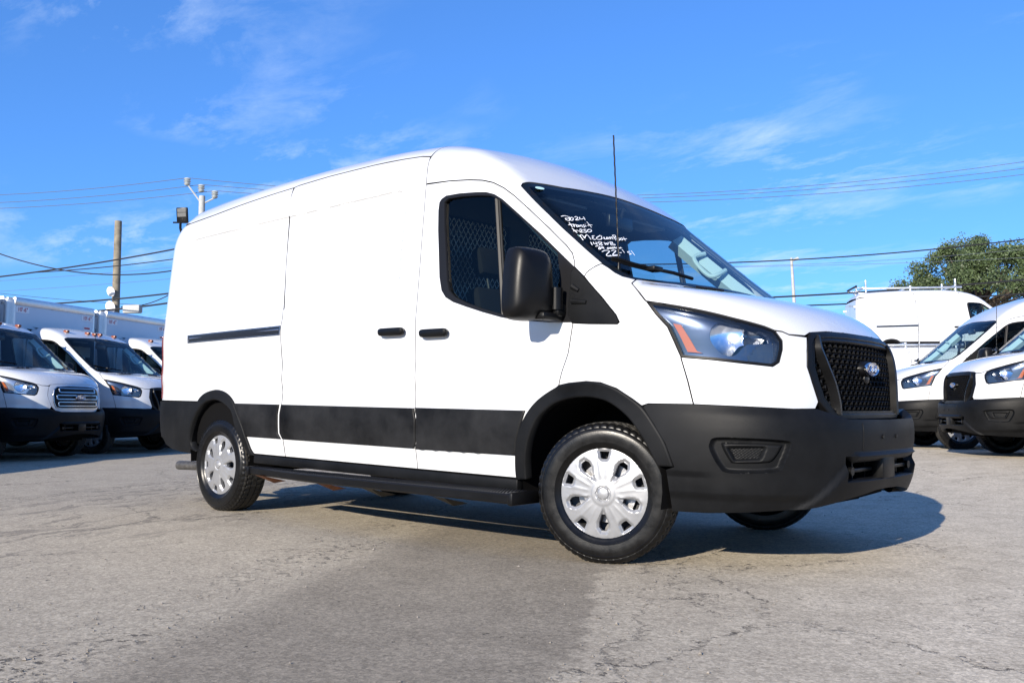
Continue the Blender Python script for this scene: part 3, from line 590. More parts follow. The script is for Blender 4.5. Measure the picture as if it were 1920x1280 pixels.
def wheel_cover_mesh():
    """ten-opening wheel cover, facing -y"""
    Rc = .226
    rot = lambda pts, a: np.array([(x * math.cos(a) - y * math.sin(a), x * math.sin(a) + y * math.cos(a)) for x, y in pts])
    small = [(-.024, .196), (.024, .196), (.017, .164), (.010, .160), (-.010, .160), (-.017, .164)]
    big = [(-.010, .098), (.010, .098), (.0235, .140), (.0235, .160), (.012, .176), (-.012, .176), (-.0235, .160), (-.0235, .140)]
    sm = [rot(small, R(72 * i)) for i in range(5)]; bg = [rot(big, R(72 * i + 36)) for i in range(5)]
    circ = np.array([(Rc * math.cos(a), Rc * math.sin(a)) for a in np.linspace(0, 2 * math.pi, 160, endpoint=False)])
    V2, F = tri2d(circ, [resample(h, .006) for h in sm + bg], .0052)
    r = np.hypot(V2[:, 0], V2[:, 1])
    h = .022 + .020 * (1 - (r / Rc)**2) - .030 * sstep(.212, .226, r)
    ds = np.min([np.where(inpoly(V2, p), 0, pdist(V2, p)) for p in sm], 0); db = np.min([np.where(inpoly(V2, p), 0, pdist(V2, p)) for p in bg], 0)
    # the big openings sit in deep petal-shaped wells running to the hub; ribs stand between
    wells = [rot([(0, .064), (.016, .098), (.034, .138), (.034, .166), (.016, .192), (-.016, .192), (-.034, .166), (-.034, .138), (-.016, .098)], R(72 * i + 36)) for i in range(5)]
    dw = np.min([np.where(inpoly(V2, p), -pdist(V2, p), pdist(V2, p)) for p in wells], 0)
    h -= .012 * (1 - sstep(-.012, .002, dw)) + .010 * (1 - sstep(0, .013, ds))
    spl = np.abs(((np.degrees(np.arctan2(V2[:, 0], V2[:, 1])) + 360 + 18) % 36) - 18)          # faint spoke creases
    h += .0012 * (1 - sstep(0, 5, np.abs(spl - 9))) * sstep(.06, .09, r) * (1 - sstep(.17, .2, r))
    hub = 1 - sstep(.052, .060, r); h = h * (1 - hub) + hub * (.047 + .004 * np.cos(np.minimum(r / .05, 1) * 3.1) - .007 * (1 - sstep(.034, .037, np.abs(r - 0))) * sstep(.026, .029, r) + .0)
    V = [(x, -hh, z) for (x, z), hh in zip(V2, h)]
    n = len(V); FF = [tuple(int(i) for i in t) for t in F]
    cnt = set()
    for t in FF:
        for i in range(3): cnt.add((t[i], t[(i + 1) % 3]))
    bd = [k for k in cnt if (k[1], k[0]) not in cnt]; idx = {}
    for k in bd:
        for q in k:
            if q not in idx: idx[q] = len(V); v = V[q]; V.append((v[0], v[1] + .022, v[2]))
    FF += [(j, i, idx[i], idx[j]) for i, j in bd]
    me = bpy.data.meshes.new('wheel_cover'); me.from_pydata([tuple(map(float, v)) for v in V], [], FF); me.materials.append(SILVER); shaded_auto(me, 30); return me
WM = {}
def wheel(parent, loc, steer=0., side=-1, spin=0.):
    if not WM:
        WM['t'] = lathe_tyre(); WM['c'] = wheel_cover_mesh()
        mb = MB(); mb.lathe([(-.07, .212), (-.05, .205), (-.02, .195), (.0, .15), (.002, .06), (-.005, .0)], 40); WM['r'] = mb.build('rim', mat('steel_rim', (.05, .05, .052), .5, metal=.4)); o = WM['r']; WM['r'] = o.data; bpy.data.objects.remove(o)
        mb = MB(); mb.lathe([(-.005, .075), (-.005, .15), (.015, .15), (.015, .075)], 40); mb.lathe([(-.03, .0), (-.03, .06), (.05, .07)], 20); o = mb.build('brake_disc', STEEL); WM['b'] = o.data; bpy.data.objects.remove(o)
    w = link('wheel', WM['t'], parent); w.location = loc; w.scale = (1.033, 1, 1.033); w.rotation_euler = (0, spin, steer + (0 if side < 0 else math.pi))
    w.rotation_mode = 'XYZ'
    for nm, k, y in (('wheel_cover', 'c', -.072), ('rim', 'r', .0), ('brake_disc', 'b', -.03)):
        o = link(nm, WM[k], w); o.location = (0, y, 0)
        if k == 'c': o.scale = (1.05, 1, 1.05)
    return w
def ring_panel(name, xo, xi, m, parent, off, thick, f=BODY):
    return panel(name, resample([*xo, *reversed(xi)], .03), SIDE, f, m, parent, sp=.03, off=off + .004, thick=thick, in2d=True, bevel=(.010, .008))

def chain2(parts):
    out = []
    for p in parts: out += list(p)
    return out
WSB = [(.096, -.888, 1.454), (.125, -.78, 1.456), (.150, -.60, 1.458), (.172, -.31, 1.458), (.18, 0, 1.458)]
def front_end(T, f, headlamp='dark', grille='mesh', detail=True):
    """everything of a van or cab ahead of the B-pillar; T is its Empty"""
    two = []
    g = .0030
    def P(name, outline3, pr, m, parent=T, ff=f, gap=True, **k):
        o2 = resample(pr.fro(outline3), .02)
        if gap: o2 = inset(o2, g)
        return panel(name, o2, pr, ff, m, parent, in2d=True, **k)
    # ---- front door
    BS = side_pts([(B_X, .395), (B_X, .765), (B_X, 1.2), (B_X, 1.6), (B_X - .004, 2.0), (-1.441, 2.161)])
    archd = [p for p in O['farch_o'] if p[0] < -.3]
    door = BS + O['door_top'][1:] + O['sail_split'][1:] + O['door_front'] + [p for p in reversed(archd)]
    hole = resample(SIDE.fro(HOLE), .02)
    d2 = inset(resample(SIDE.fro(door), .02), g)
    dr = panel('front_door', d2, SIDE, f, WHITE, T, holes=[inset(hole, .004)], in2d=True, sp=.045, thick=.02)
    panel('gap_backing', inset(resample(SIDE.fro(door), .02), -.02), SIDE, f, DARK, dr, holes=[inset(hole, .012)], in2d=True, sp=.12, off=-.016, thick=0)  # near-black sheet that gives the door gaps their shade by colour
    trl = resample(SIDE.fro([(x + .007, y, z) if x > -.25 and z < 1.54 else (x, y, z) for x, y, z in HOLE]), .02)
    tr = panel('window_trim', trl, SIDE, f, TRIM, dr, holes=[resample(SIDE.fro(GLASSLOOP), .02)], in2d=True, sp=.025, off=.004, thick=.03)
    gl = panel('window_glass', inset(resample(SIDE.fro(GLASSLOOP), .02), -.008), SIDE, f, GLASS_D, dr, in2d=True, sp=.08, off=-.016, thick=0)
    dv = side_pts([(-.808, 1.985), (-.69, 1.297)], f); MB().tube([(x, y + .012, z) for x, y, z in dv], .008, 6).build('window_divider', mat('dull_grey_metal', (.02, .02, .021), .6, spec=.1), dr)
    MB().tube([(x - .022, y + .014, z) for x, y, z in dv], .014, 6).build('window_channel', TRIM, dr)
    # inner door skin
    panel('door_inner', [(B_X - .02, .42), (-.66, .42), (-.62, .72), (-.45, .86), (-.33, .92), (-.26, 1.22), (-.27, 1.50), (-.95, 2.10), (B_X - .02, 2.14)], SIDE, f, GREYP, dr, holes=[inset(resample(SIDE.fro(GLASSLOOP), .02), -.006)], in2d=True, sp=.08, off=-.05, thick=0)
    hd = side_pts([(-1.36, 1.223), (-1.128, 1.215)], f)
    handle(dr, -1.246, 1.217, f)
    if detail:
        s2 = [(B_X + .005, .768), (B_X + .02, .72), (B_X + .02, .56), (B_X + .004, .519), (-.605, .523), (-.595, .60), (-.565, .69), (-.535, .768)]
        panel('door_cladding', s2, SIDE, f, CLAD, dr, in2d=True, sp=.05, off=.017, thick=.02, bevel=(.009, .007))
    two.append(dr)
    # ---- mirror sail and mirror
    two.append(P('mirror_sail', O['sail_split'][:-1] + [O['sail_out'][-1]] + list(reversed(O['sail_out'][:-1])), SIDE, BLACK, sp=.03, off=.004, thick=.02))
    for px in ([(-.215, 1.425), (-.17, 1.40)], [(-.21, 1.345), (-.115, 1.335)]):
        q = side_pts(px, f); MB().tube([(x, y - .004, z) for x, y, z in q], [.016, .011], 8).build('sail_rib', BLACK, two[-1])
    two.append(side_mirror(T))
    # ---- fender
    archf = [p for p in O['farch_o'] if p[0] > -.3 and p[0] < .2]
    bt = [p for p in O['bump_top'] if p[0] > .2]
    fend = O['door_front'] + archf + [(.206, -.995, .806), (.24, -.99, .817)] + side_pts([(.35, .817)]) + [O['fend_split'][2], O['fend_split'][1], O['fend_split'][0]] + [O['lamp'][12], O['lamp'][13], O['lamp'][14], O['lamp'][15], O['lamp'][0]] + list(reversed(O['hood_side'])) + list(reversed(O['ws_bot'][1:4])) + O['apillar_fender'] + O['sail_out'][1:]
    fd = P('front_fender', fend, NOSE, WHITE, sp=.035); two.append(fd)
    panel('gap_backing', inset(resample(NOSE.fro(fend), .02), -.009), NOSE, f, DARK, fd, in2d=True, sp=.1, off=-.014, thick=0)
    fas = [O['fend_split'][0], O['fend_split'][1], O['fend_split'][2]] + [(.671, -.832, .81), (.839, -.658, .801), (.905, -.55, .803)] + [(.904, -.526, .837), (.885, -.556, .93), (.871, -.576, 1.006), (.862, -.562, 1.08), (.859, -.549, 1.118), (.853, -.534, 1.15)] + [(.806, -.631, 1.157), (.783, -.659, 1.171), O['lamp'][5]] + O['lamp'][6:13]
    two.append(P('front_fascia', fas, NOSE, WHITE, sp=.03))
    # ---- headlight
    two.append(headlight(T, f, headlamp))
    # ---- arch trim, liner
    a_o = F_ARCH_O; a_i = F_ARCH_I
    a2 = resample([*a_o, *reversed(a_i)], .03)
    two.append(panel('wheel_arch_trim', a2, SIDE, f, BLACK, T, in2d=True, sp=.03, off=.022, thick=.05, bevel=(.010, .008)))
    mb = MB(); n = 20; cx, cz, rr = -.13, .40, .45
    arcp = [(cx + rr * math.cos(a), cz + rr * math.sin(a)) for a in np.linspace(R(-12), R(192), n)]
    mb.add([(x, -.985, z) for x, z in arcp] + [(x, -.52, z) for x, z in arcp], [(i, i + 1, n + i + 1, n + i) for i in range(n - 1)] + [tuple(range(n, 2 * n))], True)
    two.append(mb.build('wheel_liner', DARK, T))
    for o in two: mirror(o, T)
    # ---- windshield
    half = O['ws_top'][:3]
    wt = [(-.652, 0, 2.12)] + list(reversed(half)); we = O['ws_edge'][1:5]; wb = O['ws_bot'][1:5] + WSB[1:]
    ws_r = wt + we + wb
    ws = ws_r + [p for p in flip(ws_r)][1:-1]
    w2 = resample(TOP.fro(ws), .02)
    wsh = panel('windshield', inset(w2, .002), TOP, f, GLASS_W, T, in2d=True, sp=.06, off=-.004, thick=0)
    panel('windshield_seal', inset(w2, -.004), TOP, f, TRIM, wsh, holes=[inset(w2, .034)], in2d=True, sp=.03, off=-.008, thick=.0)
    # ---- hood
    hr = [(x, y, z - .004) for x, y, z in reversed(WSB)]
    hood_r = hr + O['hood_side'][1:] + O['lamp'][:6] + [(.783, -.659, 1.171), (.806, -.631, 1.157), (.846, -.54, 1.155), (.851, -.497, 1.173), (.874, -.354, 1.186), (.891, -.131, 1.189), (.894, 0, 1.189)]
    hood = hood_r + flip(hood_r)[1:-1]
    hd = P('hood', hood, HOODS, WHITE, sp=.03, thick=.02)
    for s in (1, -1):      # slotted vents at the rear of the hood
        v = rear_top([(.222, .18 * s), (.285, .28 * s), (.275, .56 * s), (.20, .60 * s), (.188, .48 * s), (.205, .34 * s)], f)
        panel('hood_vent', v, HOODS, f, BLACK2, hd, sp=.02, off=.002, thick=.004)
        for q in (.30, .39, .48): MB().tube([(p[0], p[1], p[2] + .006) for p in rear_top([(.205, q * s), (.27, q * s)], f)], .006, 5).build('vent_slat', TRIM, hd)
    # cowl: dark trough under the glass edge
    cw = [(.17, 0, 1.46), (.155, -.446, 1.46), (.12, -.656, 1.46), (.08, -.797, 1.46), (.03, -.88, 1.46)]
    V = [(x + .07, y, z - .045) for x, y, z in cw + [(a, -b, c) for a, b, c in reversed(cw[1:])]] + [(x - .10, y * .98, z - .03) for x, y, z in cw + [(a, -b, c) for a, b, c in reversed(cw[1:])]]
    n = len(V) // 2; raw('cowl', V, [(i, (i + 1) % n, n + (i + 1) % n, n + i) for i in range(n)], DARK, T)
    # ---- cab roof with the A-pillars
    BT = [(-1.441, -.952, 2.163), (-1.47, -.92, 2.28), (-1.505, -.87, 2.36)]
    return hd
def rear_top(xy, f):
    q = np.array(xy, float); Op = np.stack([q[:, 0], q[:, 1], np.full(len(q), 3.4)], -1); return [tuple(p) for p in solve(f, Op, np.tile([0., 0, -1.], (len(q), 1)))]
def handle(parent, x, z, f):
    y = side_pts([(x, z)], f)[0][1]
    mb = MB()
    prof = [(-.122, .010), (-.120, -.010), (-.108, -.022), (-.08, -.027), (.08, -.027), (.108, -.022), (.120, -.010), (.122, .010), (.112, .021), (.09, .025), (-.09, .025), (-.112, .021)]
    mb2 = [(x + a, z + b) for a, b in prof]
    n = len(mb2)
    layers = [(y - .008, .9), (y - .030, 1.0), (y - .040, .93), (y - .044, .8)]
    V = []
    for yy, s in layers: V += [(x + (a - x) * s, yy, z + (b - z) * s) for a, b in mb2]
    F = [(l * n + i, l * n + (i + 1) % n, (l + 1) * n + (i + 1) % n, (l + 1) * n + i) for l in range(3) for i in range(n)] + [tuple(range(3 * n, 4 * n)), tuple(range(n - 1, -1, -1))]
    h = MB().add(V, F, True).build('door_handle', BLACK2, parent)
    # rounded finger recess behind the handle
    P2 = [(x + .05 * math.cos(a), z + .036 * math.sin(a)) for a in np.linspace(0, 2 * math.pi, 28, endpoint=False)]
    rec = panel('handle_recess', P2, SIDE, lambda X, Y, Z: f(X, Y, Z) + .012 * (1 - sstep(.45, 1.0, np.hypot((X - x) / .05, (Z - z) / .036))), WHITE, parent, in2d=True, sp=.008, off=.0006, thick=0, edge=.01)
def side_mirror(T):
    """door mirror: housing shell seen from the front, glass behind, arm to the sail"""
    e = link('side_mirror', None, T)
    # housing outline in (lateral u outward from the arm, z), swept in depth along x
    cx, cy, cz = -.36, -1.205, 1.43
    out = [(-.135, -.105), (-.128, .06), (-.105, .155), (-.055, .187), (.065, .190), (.105, .168), (.128, .06), (.136, -.11), (.118, -.17), (.06, -.19), (-.06, -.186), (-.115, -.160)]
    out = resample(np.array(out), .02, smooth=True)
    n = len(out); V = []; F = []
    for d, s in ((-.06, .93), (-.052, 1.0), (.0, 1.0), (.035, .955), (.06, .86), (.078, .68), (.088, .42), (.092, .12)):
        for u, z in out: V.append((cx + d, cy - (u * s), cz + z * s))
    L = 8
    F = [(l * n + i, l * n + (i + 1) % n, (l + 1) * n + (i + 1) % n, (l + 1) * n + i) for l in range(L - 1) for i in range(n)] + [tuple(range((L - 1) * n, L * n))]
    Mr = Matrix.Translation((cx, cy, cz)) @ Matrix.Rotation(R(-14), 4, 'Z') @ Matrix.Translation((-cx, -cy, -cz))
    V = [tuple(Mr @ Vector(v)) for v in V]
    h = MB().add(V, F, True).build('mirror_housing', BLACK2, e)
    gl = [tuple(Mr @ Vector((cx - .045, cy - u * .9, cz + z * .9))) for u, z in out]
    raw('mirror_glass', gl, [tuple(range(n))], CHROME, e)
    a = MB(); a.bbox((-.345, -1.10, 1.262), (-.245, -.985, 1.335), .02); a.bbox((-.325, -1.12, 1.315), (-.262, -1.0, 1.41), .018); a.bbox((-.34, -1.20, 1.24), (-.26, -1.02, 1.285), .018)
    a.build('mirror_arm', BLACK2, e)
    b = MB(); b.tube([(-.272, -1.085, 1.30), (-.272, -1.085, 1.415)], .034, 14); b.build('mirror_pivot', BLACK2, e)
    return e
def headlight(T, f, style='dark'):
    e = link('headlight', None, T)
    lamp = resample(NOSE.fro(O['lamp']), .02, smooth=False)
    back = NAVY if style == 'dark' else mat('lamp_bezel_bright', (.42, .44, .47), .2, metal=.8)
    panel('lamp_lens', inset(lamp, .004), NOSE, f, LENS, e, in2d=True, sp=.04, off=-.002, thick=0)
    panel('lamp_rim', inset(lamp, .0015), NOSE, f, BLACK2, e, holes=[inset(lamp, .012)], in2d=True, sp=.02, off=-.001, thick=.06)
    refl = resample(NOSE.fro(O['reflector']), .012, smooth=True)
    panel('lamp_bezel', inset(lamp, .006), NOSE, f, back, e, holes=[refl], in2d=True, sp=.022, off=-.035, thick=.03)
    am = inset(NOSE.fro(O['amber']), .007); panel('amber_reflector', am, NOSE, f, AMBER, e, in2d=True, sp=.015, off=-.024, thick=.012)
    # two deep chrome bowls: back wall shaped by dished offset
    c1 = NOSE.fro([O['reflector'][0]])[0]; rp = NOSE.fro(O['reflector'])
    q1 = np.array([rp[:, 0].min() * .66 + rp[:, 0].max() * .34, 1.125]); q2 = np.array([rp[:, 0].min() * .2 + rp[:, 0].max() * .8, 1.125])
    def fr(X, Y, Z):
        ph = np.arctan2(Y, X + .25)
        d1 = np.hypot(ph - q1[0], Z - q1[1]); d2 = np.hypot(ph - q2[0], Z - q2[1])
        dish = np.maximum(.075 * (1 - (d1 / .135)**2), .06 * (1 - (d2 / .10)**2))
        return f(X, Y, Z) + np.maximum(dish, .0) + .03
    panel('lamp_bowl', inset(refl, -.004), NOSE, fr, REFL, e, in2d=True, sp=.009, thick=0)
    for q in (q1, q2):
        Op, D = NOSE.rays(np.array([q])); p = solve(f, Op, D)[0]; nn = grad(f, p[None])[0]
        c = p - nn * .085; MB().lathe([(0, .0), (.0, .011), (.03, .011), (.036, .006), (.037, 0)], 14, 'x').build('bulb', mat('bulb_glass', (.8, .8, .82), .1, trans=.6), e).matrix_local = Matrix.Translation(c) @ Vector((1, 0, 0)).rotation_difference(Vector(nn)).to_matrix().to_4x4()
    ribs = NOSE.fro(O['ribs'])
    zl, zh = ribs[:, 1].min(), ribs[:, 1].max()
    panel('turn_lens', ribs, NOSE, lambda X, Y, Z: f(X, Y, Z) + .004 * np.abs((np.arctan2(Y, X + .25) * 90) % 1 - .5), mat('smoked_lens', (.02, .022, .026), .1, coat=1), e, in2d=True, sp=.006, off=-.024, thick=.012)
    return e

def cab_roof(T, f, x_back=None):
    """roof ahead of the B-pillar together with both A-pillars"""
    top = [(-1.441, -.952, 2.163), (-1.46, -.93, 2.25), (-1.49, -.89, 2.33), (-1.505, -.80, 2.42), (-1.505, -.4, 2.5), (-1.505, 0, 2.52)]
    dn = O['door_top'][1:] + [O['sail_out'][0]] + list(reversed(O['apillar_fender'])) + list(reversed(O['ws_edge'][1:5])) + O['ws_top'][:3] + [(-.652, 0, 2.12)]
    r = list(reversed(top)) + dn
    loop = r + flip(r)[1:-1]
    o2 = inset(resample(TOP.fro(loop), .02), .0025)
    return panel('cab_roof', o2, TOP, f, WHITE, T, in2d=True, sp=.035, thick=.02)
def flat_panel(name, o2, f, parent, holes=(), depth=None, sp=.01, m=None):
    """panel on the nose sunk by a depth map given in (angle, height)"""
    V2, F = tri2d(resample(o2, sp), [resample(h, sp) for h in holes], sp)
    Op, D = NOSE.rays(V2); P = solve(f, Op, D); P = P - grad(f, P) * depth(V2)[:, None]
    me = bpy.data.meshes.new(name); a, b, c = P[F[:, 0]], P[F[:, 1]], P[F[:, 2]]; fl = (np.cross(b - a, c - a)[:, :2] * (a[:, :2] + [.25, 0])).sum(1) < 0; F[fl] = F[fl][:, ::-1]
    me.from_pydata(P.tolist(), [], F.tolist()); me.polygons.foreach_set('use_smooth', [True] * len(F)); me.materials.append(m or BLACK); me.update()
    return link(name, me, parent)
def bumper_front(T):
    half_top = [(.214, -.993, .80), (.23, -.99, .815), (.466, -.942, .816), (.681, -.851, .811), (.858, -.698, .801), (.925, -.585, .803), (.955, -.50, .775), (.975, -.42, .756), (1.0, 0, .752)]
    arch = [(.383, -.979, .516), (.341, -.991, .628), (.281, -.997, .718)]
    half_bot = [(1.03, 0, .405), (1.03, -.15, .402), (.995, -.409, .372), (.884, -.627, .331), (.657, -.808, .311), (.50, -.88, .30), (.343, -.93, .298), (.335, -.975, .50)]
    r = half_bot + arch + half_top
    loop = r + flip(r)[1:-1]
    fog = resample(NOSE.fro(O['fogo']), .012, smooth=True); fogm = fog * [-1, 1]
    lg = [(-.452, .455), (-.462, .575), (-.46, .578), (.46, .578), (.462, .575), (.452, .455)]
    lg = NOSE.fro(rear_front(lg)); lg = resample(lg, .02)
    b = panel('front_bumper', resample(NOSE.fro(loop), .02), NOSE, f_bumper, BLACK, T, holes=[fog, fogm, lg], in2d=True, sp=.0125, thick=.05)
    fi = resample(NOSE.fro(O['fogi']), .01, smooth=True); fm = resample(NOSE.fro(O['fogm']), .01)
    for s in (1, -1):
        k = [s, 1]
        fk = fog * k
        flat_panel('fog_surround', fk, f_bumper, b, holes=[fi * k], depth=lambda q, fk=fk: .030 * sstep(0, .013, pdist(q, fk)), sp=.006)
        fik = fi * k; fmk = fm * k
        flat_panel('fog_insert', fik, f_bumper, b, holes=[fmk], depth=lambda q, fik=fik, fmk=fmk: .030 - .016 * sstep(0, .010, pdist(q, fik)) + .022 * (1 - sstep(.0, .010, pdist(q, fmk))), sp=.006)
        flat_panel('fog_mesh', fmk, f_bumper, b, depth=lambda q: .036 + .004 * (np.sin(q[:, 0] * 480) * np.sin(q[:, 1] * 480)), sp=.0040)
    # lower intake: cavity, two bars, centre bracket
    mb = MB(); mb.add([(.98, -.47, .44), (.98, .47, .44), (.98, .47, .59), (.98, -.47, .59), (.86, -.47, .44), (.86, .47, .44), (.86, .47, .59), (.86, -.47, .59)], [(4, 5, 6, 7), (0, 1, 5, 4), (2, 3, 7, 6), (0, 4, 7, 3), (1, 2, 6, 5)]); mb.build('intake_cavity', DARK, b)
    mb = MB()
    for s in (1, -1):
        mb.bbox((.945, min(.10 * s, .40 * s), .495), (1.0, max(.10 * s, .40 * s), .515), .006)
        mb.tube([(.985, .385 * s, .505), (1.012, .385 * s, .505)], .021, 12)
        for yy in (.14, .30): mb.box((.93, yy * s - .006, .455), (.975, yy * s + .006, .575))
    tag(mb.build('intake_bars', BLACK2, b), kind='stuff')
    mb = MB(); mb.bbox((.98, -.085, .448), (1.048, .085, .60), .014); mb.build('bracket', BLACK2, b)
    pl = [(-.33, .60), (.33, .60), (.33, .735), (-.33, .735)]
    panel('number_plate_pad', resample(NOSE.fro(rear_front(pl)), .02), NOSE, f_bumper, BLACK, b, in2d=True, sp=.03, off=.002, thick=.004)
    mb = MB()
    for yy in (-.12, .06):
        p = rear_front([(yy, .667)])[0]; mb.tube([(p[0] - .01, yy, .667), (p[0] + .008, yy, .667)], .010, 10)
    mb.build('plate_pin', BLACK2, b)
    return b
def rear_front(yz, f=None):
    f = f or f_bumper
    q = np.array(yz, float); Op = np.stack([np.full(len(q), 2.4), q[:, 0], q[:, 1]], -1); return [tuple(p) for p in solve(f, Op, np.tile([-1., 0, 0], (len(q), 1)))]
GR = [(-.40, .752), (-.46, .772), (-.526, .837), (-.560, .93), (-.576, 1.006), (-.562, 1.08), (-.545, 1.130), (-.50, 1.172), (-.354, 1.186), (-.131, 1.189)]
def grille_loop(): return np.array(GR + [(-a, b) for a, b in reversed(GR)])
FORDSTROKES = [[(-.80, .35), (-.86, .52), (-.70, .66), (-.40, .62), (-.15, .62), (-.05, .72)], [(-.42, .62), (-.50, .1), (-.62, -.42), (-.82, -.50), (-.92, -.30)], [(-.62, .08), (-.30, .12)],
               [(-.14, .12), (-.32, -.05), (-.34, -.32), (-.18, -.42), (.0, -.22), (.0, .0), (-.14, .12)], [(.12, .10), (.10, -.40)], [(.11, -.08), (.20, .08), (.34, .10)],
               [(.66, .08), (.46, .06), (.38, -.2), (.48, -.42), (.66, -.26), (.70, .06)], [(.74, .64), (.66, -.1), (.70, -.40), (.84, -.34)]]
def badge(parent, x, y, z, s=.075):
    """blue oval with a bright rim and script lettering, facing +x"""
    n = 40; ring = MB(); V = []
    def ov(k, d): return [(x + d, y + s * k * math.cos(a), z + s * .42 * (k if k < .97 else k * 1.0) * math.sin(a) + 0) for a in np.linspace(0, 2 * math.pi, n, endpoint=False)]
    V = ov(1.06, 0) + ov(1.06, .010) + ov(1.0, .015) + ov(.93, .009)
    F = [(l * n + i, l * n + (i + 1) % n, (l + 1) * n + (i + 1) % n, (l + 1) * n + i) for l in range(3) for i in range(n)]
    b = MB().add(V, F, True).build('badge', CHROME, parent)
    mid = ov(.94, .009) + [(x + .013, y, z)]
    MB().add(mid, [(i, (i + 1) % n, n) for i in range(n)], True).build('badge_field', BLUE, b)
    mb = MB()
    for st in FORDSTROKES:
        P = resample(np.array(st), .06, closed=False, smooth=True); mb.tube([(x + .0135, y + a * s * .72, z + bb * s * .36) for a, bb in P], .0026, 5)
    mb.build('badge_lettering', CHROME, b)
    return b
def grille_mesh(T):
    loop = resample(grille_loop(), .025)
    P3 = rear_front(loop.tolist(), BODY); o2 = resample(NOSE.fro(P3), .02)
    g = panel('grille', o2, NOSE, BODY, BLACK2, T, holes=[inset(o2, .028)], in2d=True, sp=.012, off=.006, thick=.05, bevel=(.006, .005))
    i_in = inset(o2, .026)
    panel('grille_lip', i_in, NOSE, BODY, BLACK2, g, holes=[inset(i_in, .016)], in2d=True, sp=.012, off=-.004, thick=.04)
    # honeycomb
    cw, ch = .052, .026; V = []; F = []
    inner = inset(loop, .03); cells = []
    for r in range(-2, 20):
        for c in range(-14, 15):
            yy = c * cw + (cw / 2 if r % 2 else 0); zz = .755 + r * ch
            if inpoly(np.array([(yy, zz)]), inner)[0]: cells.append((yy, zz))
    hexo = [(-.5, -.28), (-.33, -.5), (.33, -.5), (.5, -.28), (.5, .28), (.33, .5), (-.33, .5), (-.5, .28)]
    base = []
    for (yy, zz) in cells:
        o = [(yy + a * cw, zz + b * ch * 1.0) for a, b in hexo]; i = [(yy + a * cw * .80, zz + b * ch * .70 - .001) for a, b in hexo]
        base.append((o, i))
    allp = np.array([p for o, i in base for p in o + i])
    X = np.array([p[0] for p in rear_front(allp.tolist(), BODY)]); n = 8
    for k, (o, i) in enumerate(base):
        b = len(V); xs = X[k * 16:k * 16 + 16]
        V += [(xs[j] - .030, *o[j]) for j in range(8)] + [(xs[8 + j] - .024, *i[j]) for j in range(8)] + [(xs[8 + j] - .062, i[j][0] * 1.0, i[j][1] + .002) for j in range(8)]
        F += [(b + j, b + (j + 1) % 8, b + 8 + (j + 1) % 8, b + 8 + j) for j in range(8)] + [(b + 8 + j, b + 8 + (j + 1) % 8, b + 16 + (j + 1) % 8, b + 16 + j) for j in range(8)]
    raw('grille_honeycomb', V, F, BLACK2, g)
    bk = panel('grille_backing', inset(o2, .02), NOSE, BODY, DARK, g, in2d=True, sp=.06, off=-.075, thick=0)
    for s in (-1, 1):     # two curved upright ribs
        rib = [(.455 * s, 1.165), (.475 * s, 1.10), (.452 * s, 1.02), (.415 * s, .93), (.39 * s, .84), (.385 * s, .775)]
        rp = resample(np.array(rib), .03, closed=False, smooth=True); P = rear_front(rp.tolist(), BODY)
        V = []; 
        for x, y, z in P: V += [(x - .03, y - .014 * s, z), (x + .012, y - .012 * s, z), (x + .014, y + .010 * s, z), (x - .03, y + .016 * s, z)]
        m = len(P); F = [(4 * k + j, 4 * k + (j + 1) % 4, 4 * k + 4 + (j + 1) % 4, 4 * k + 4 + j) for k in range(m - 1) for j in range(4)] + [(0, 1, 2, 3), (4 * m - 4, 4 * m - 3, 4 * m - 2, 4 * m - 1)]
        MB().add(V, F, False).build('grille_rib', BLACK2, g)
    # badge on a pod
    x0 = rear_front([(0, 1.01)], BODY)[0][0]
    pod = MB(); pod.lathe([(x0 - .075, .062), (x0 - .045, .064), (x0 - .014, .058), (x0 + .0, .05), (x0 + .002, 0)], 28, 'x', (0, 0, 0)); 
    pod.V = [(a, b * 1.45, c * .72 + 1.01) for a, b, c in pod.V]
    pod.bbox((x0 - .065, -.034, .935), (x0 - .012, .034, .985), .012)
    p = pod.build('badge_pod', BLACK2, g); badge(g, x0 + .002, 0, 1.01, .082)
    return g
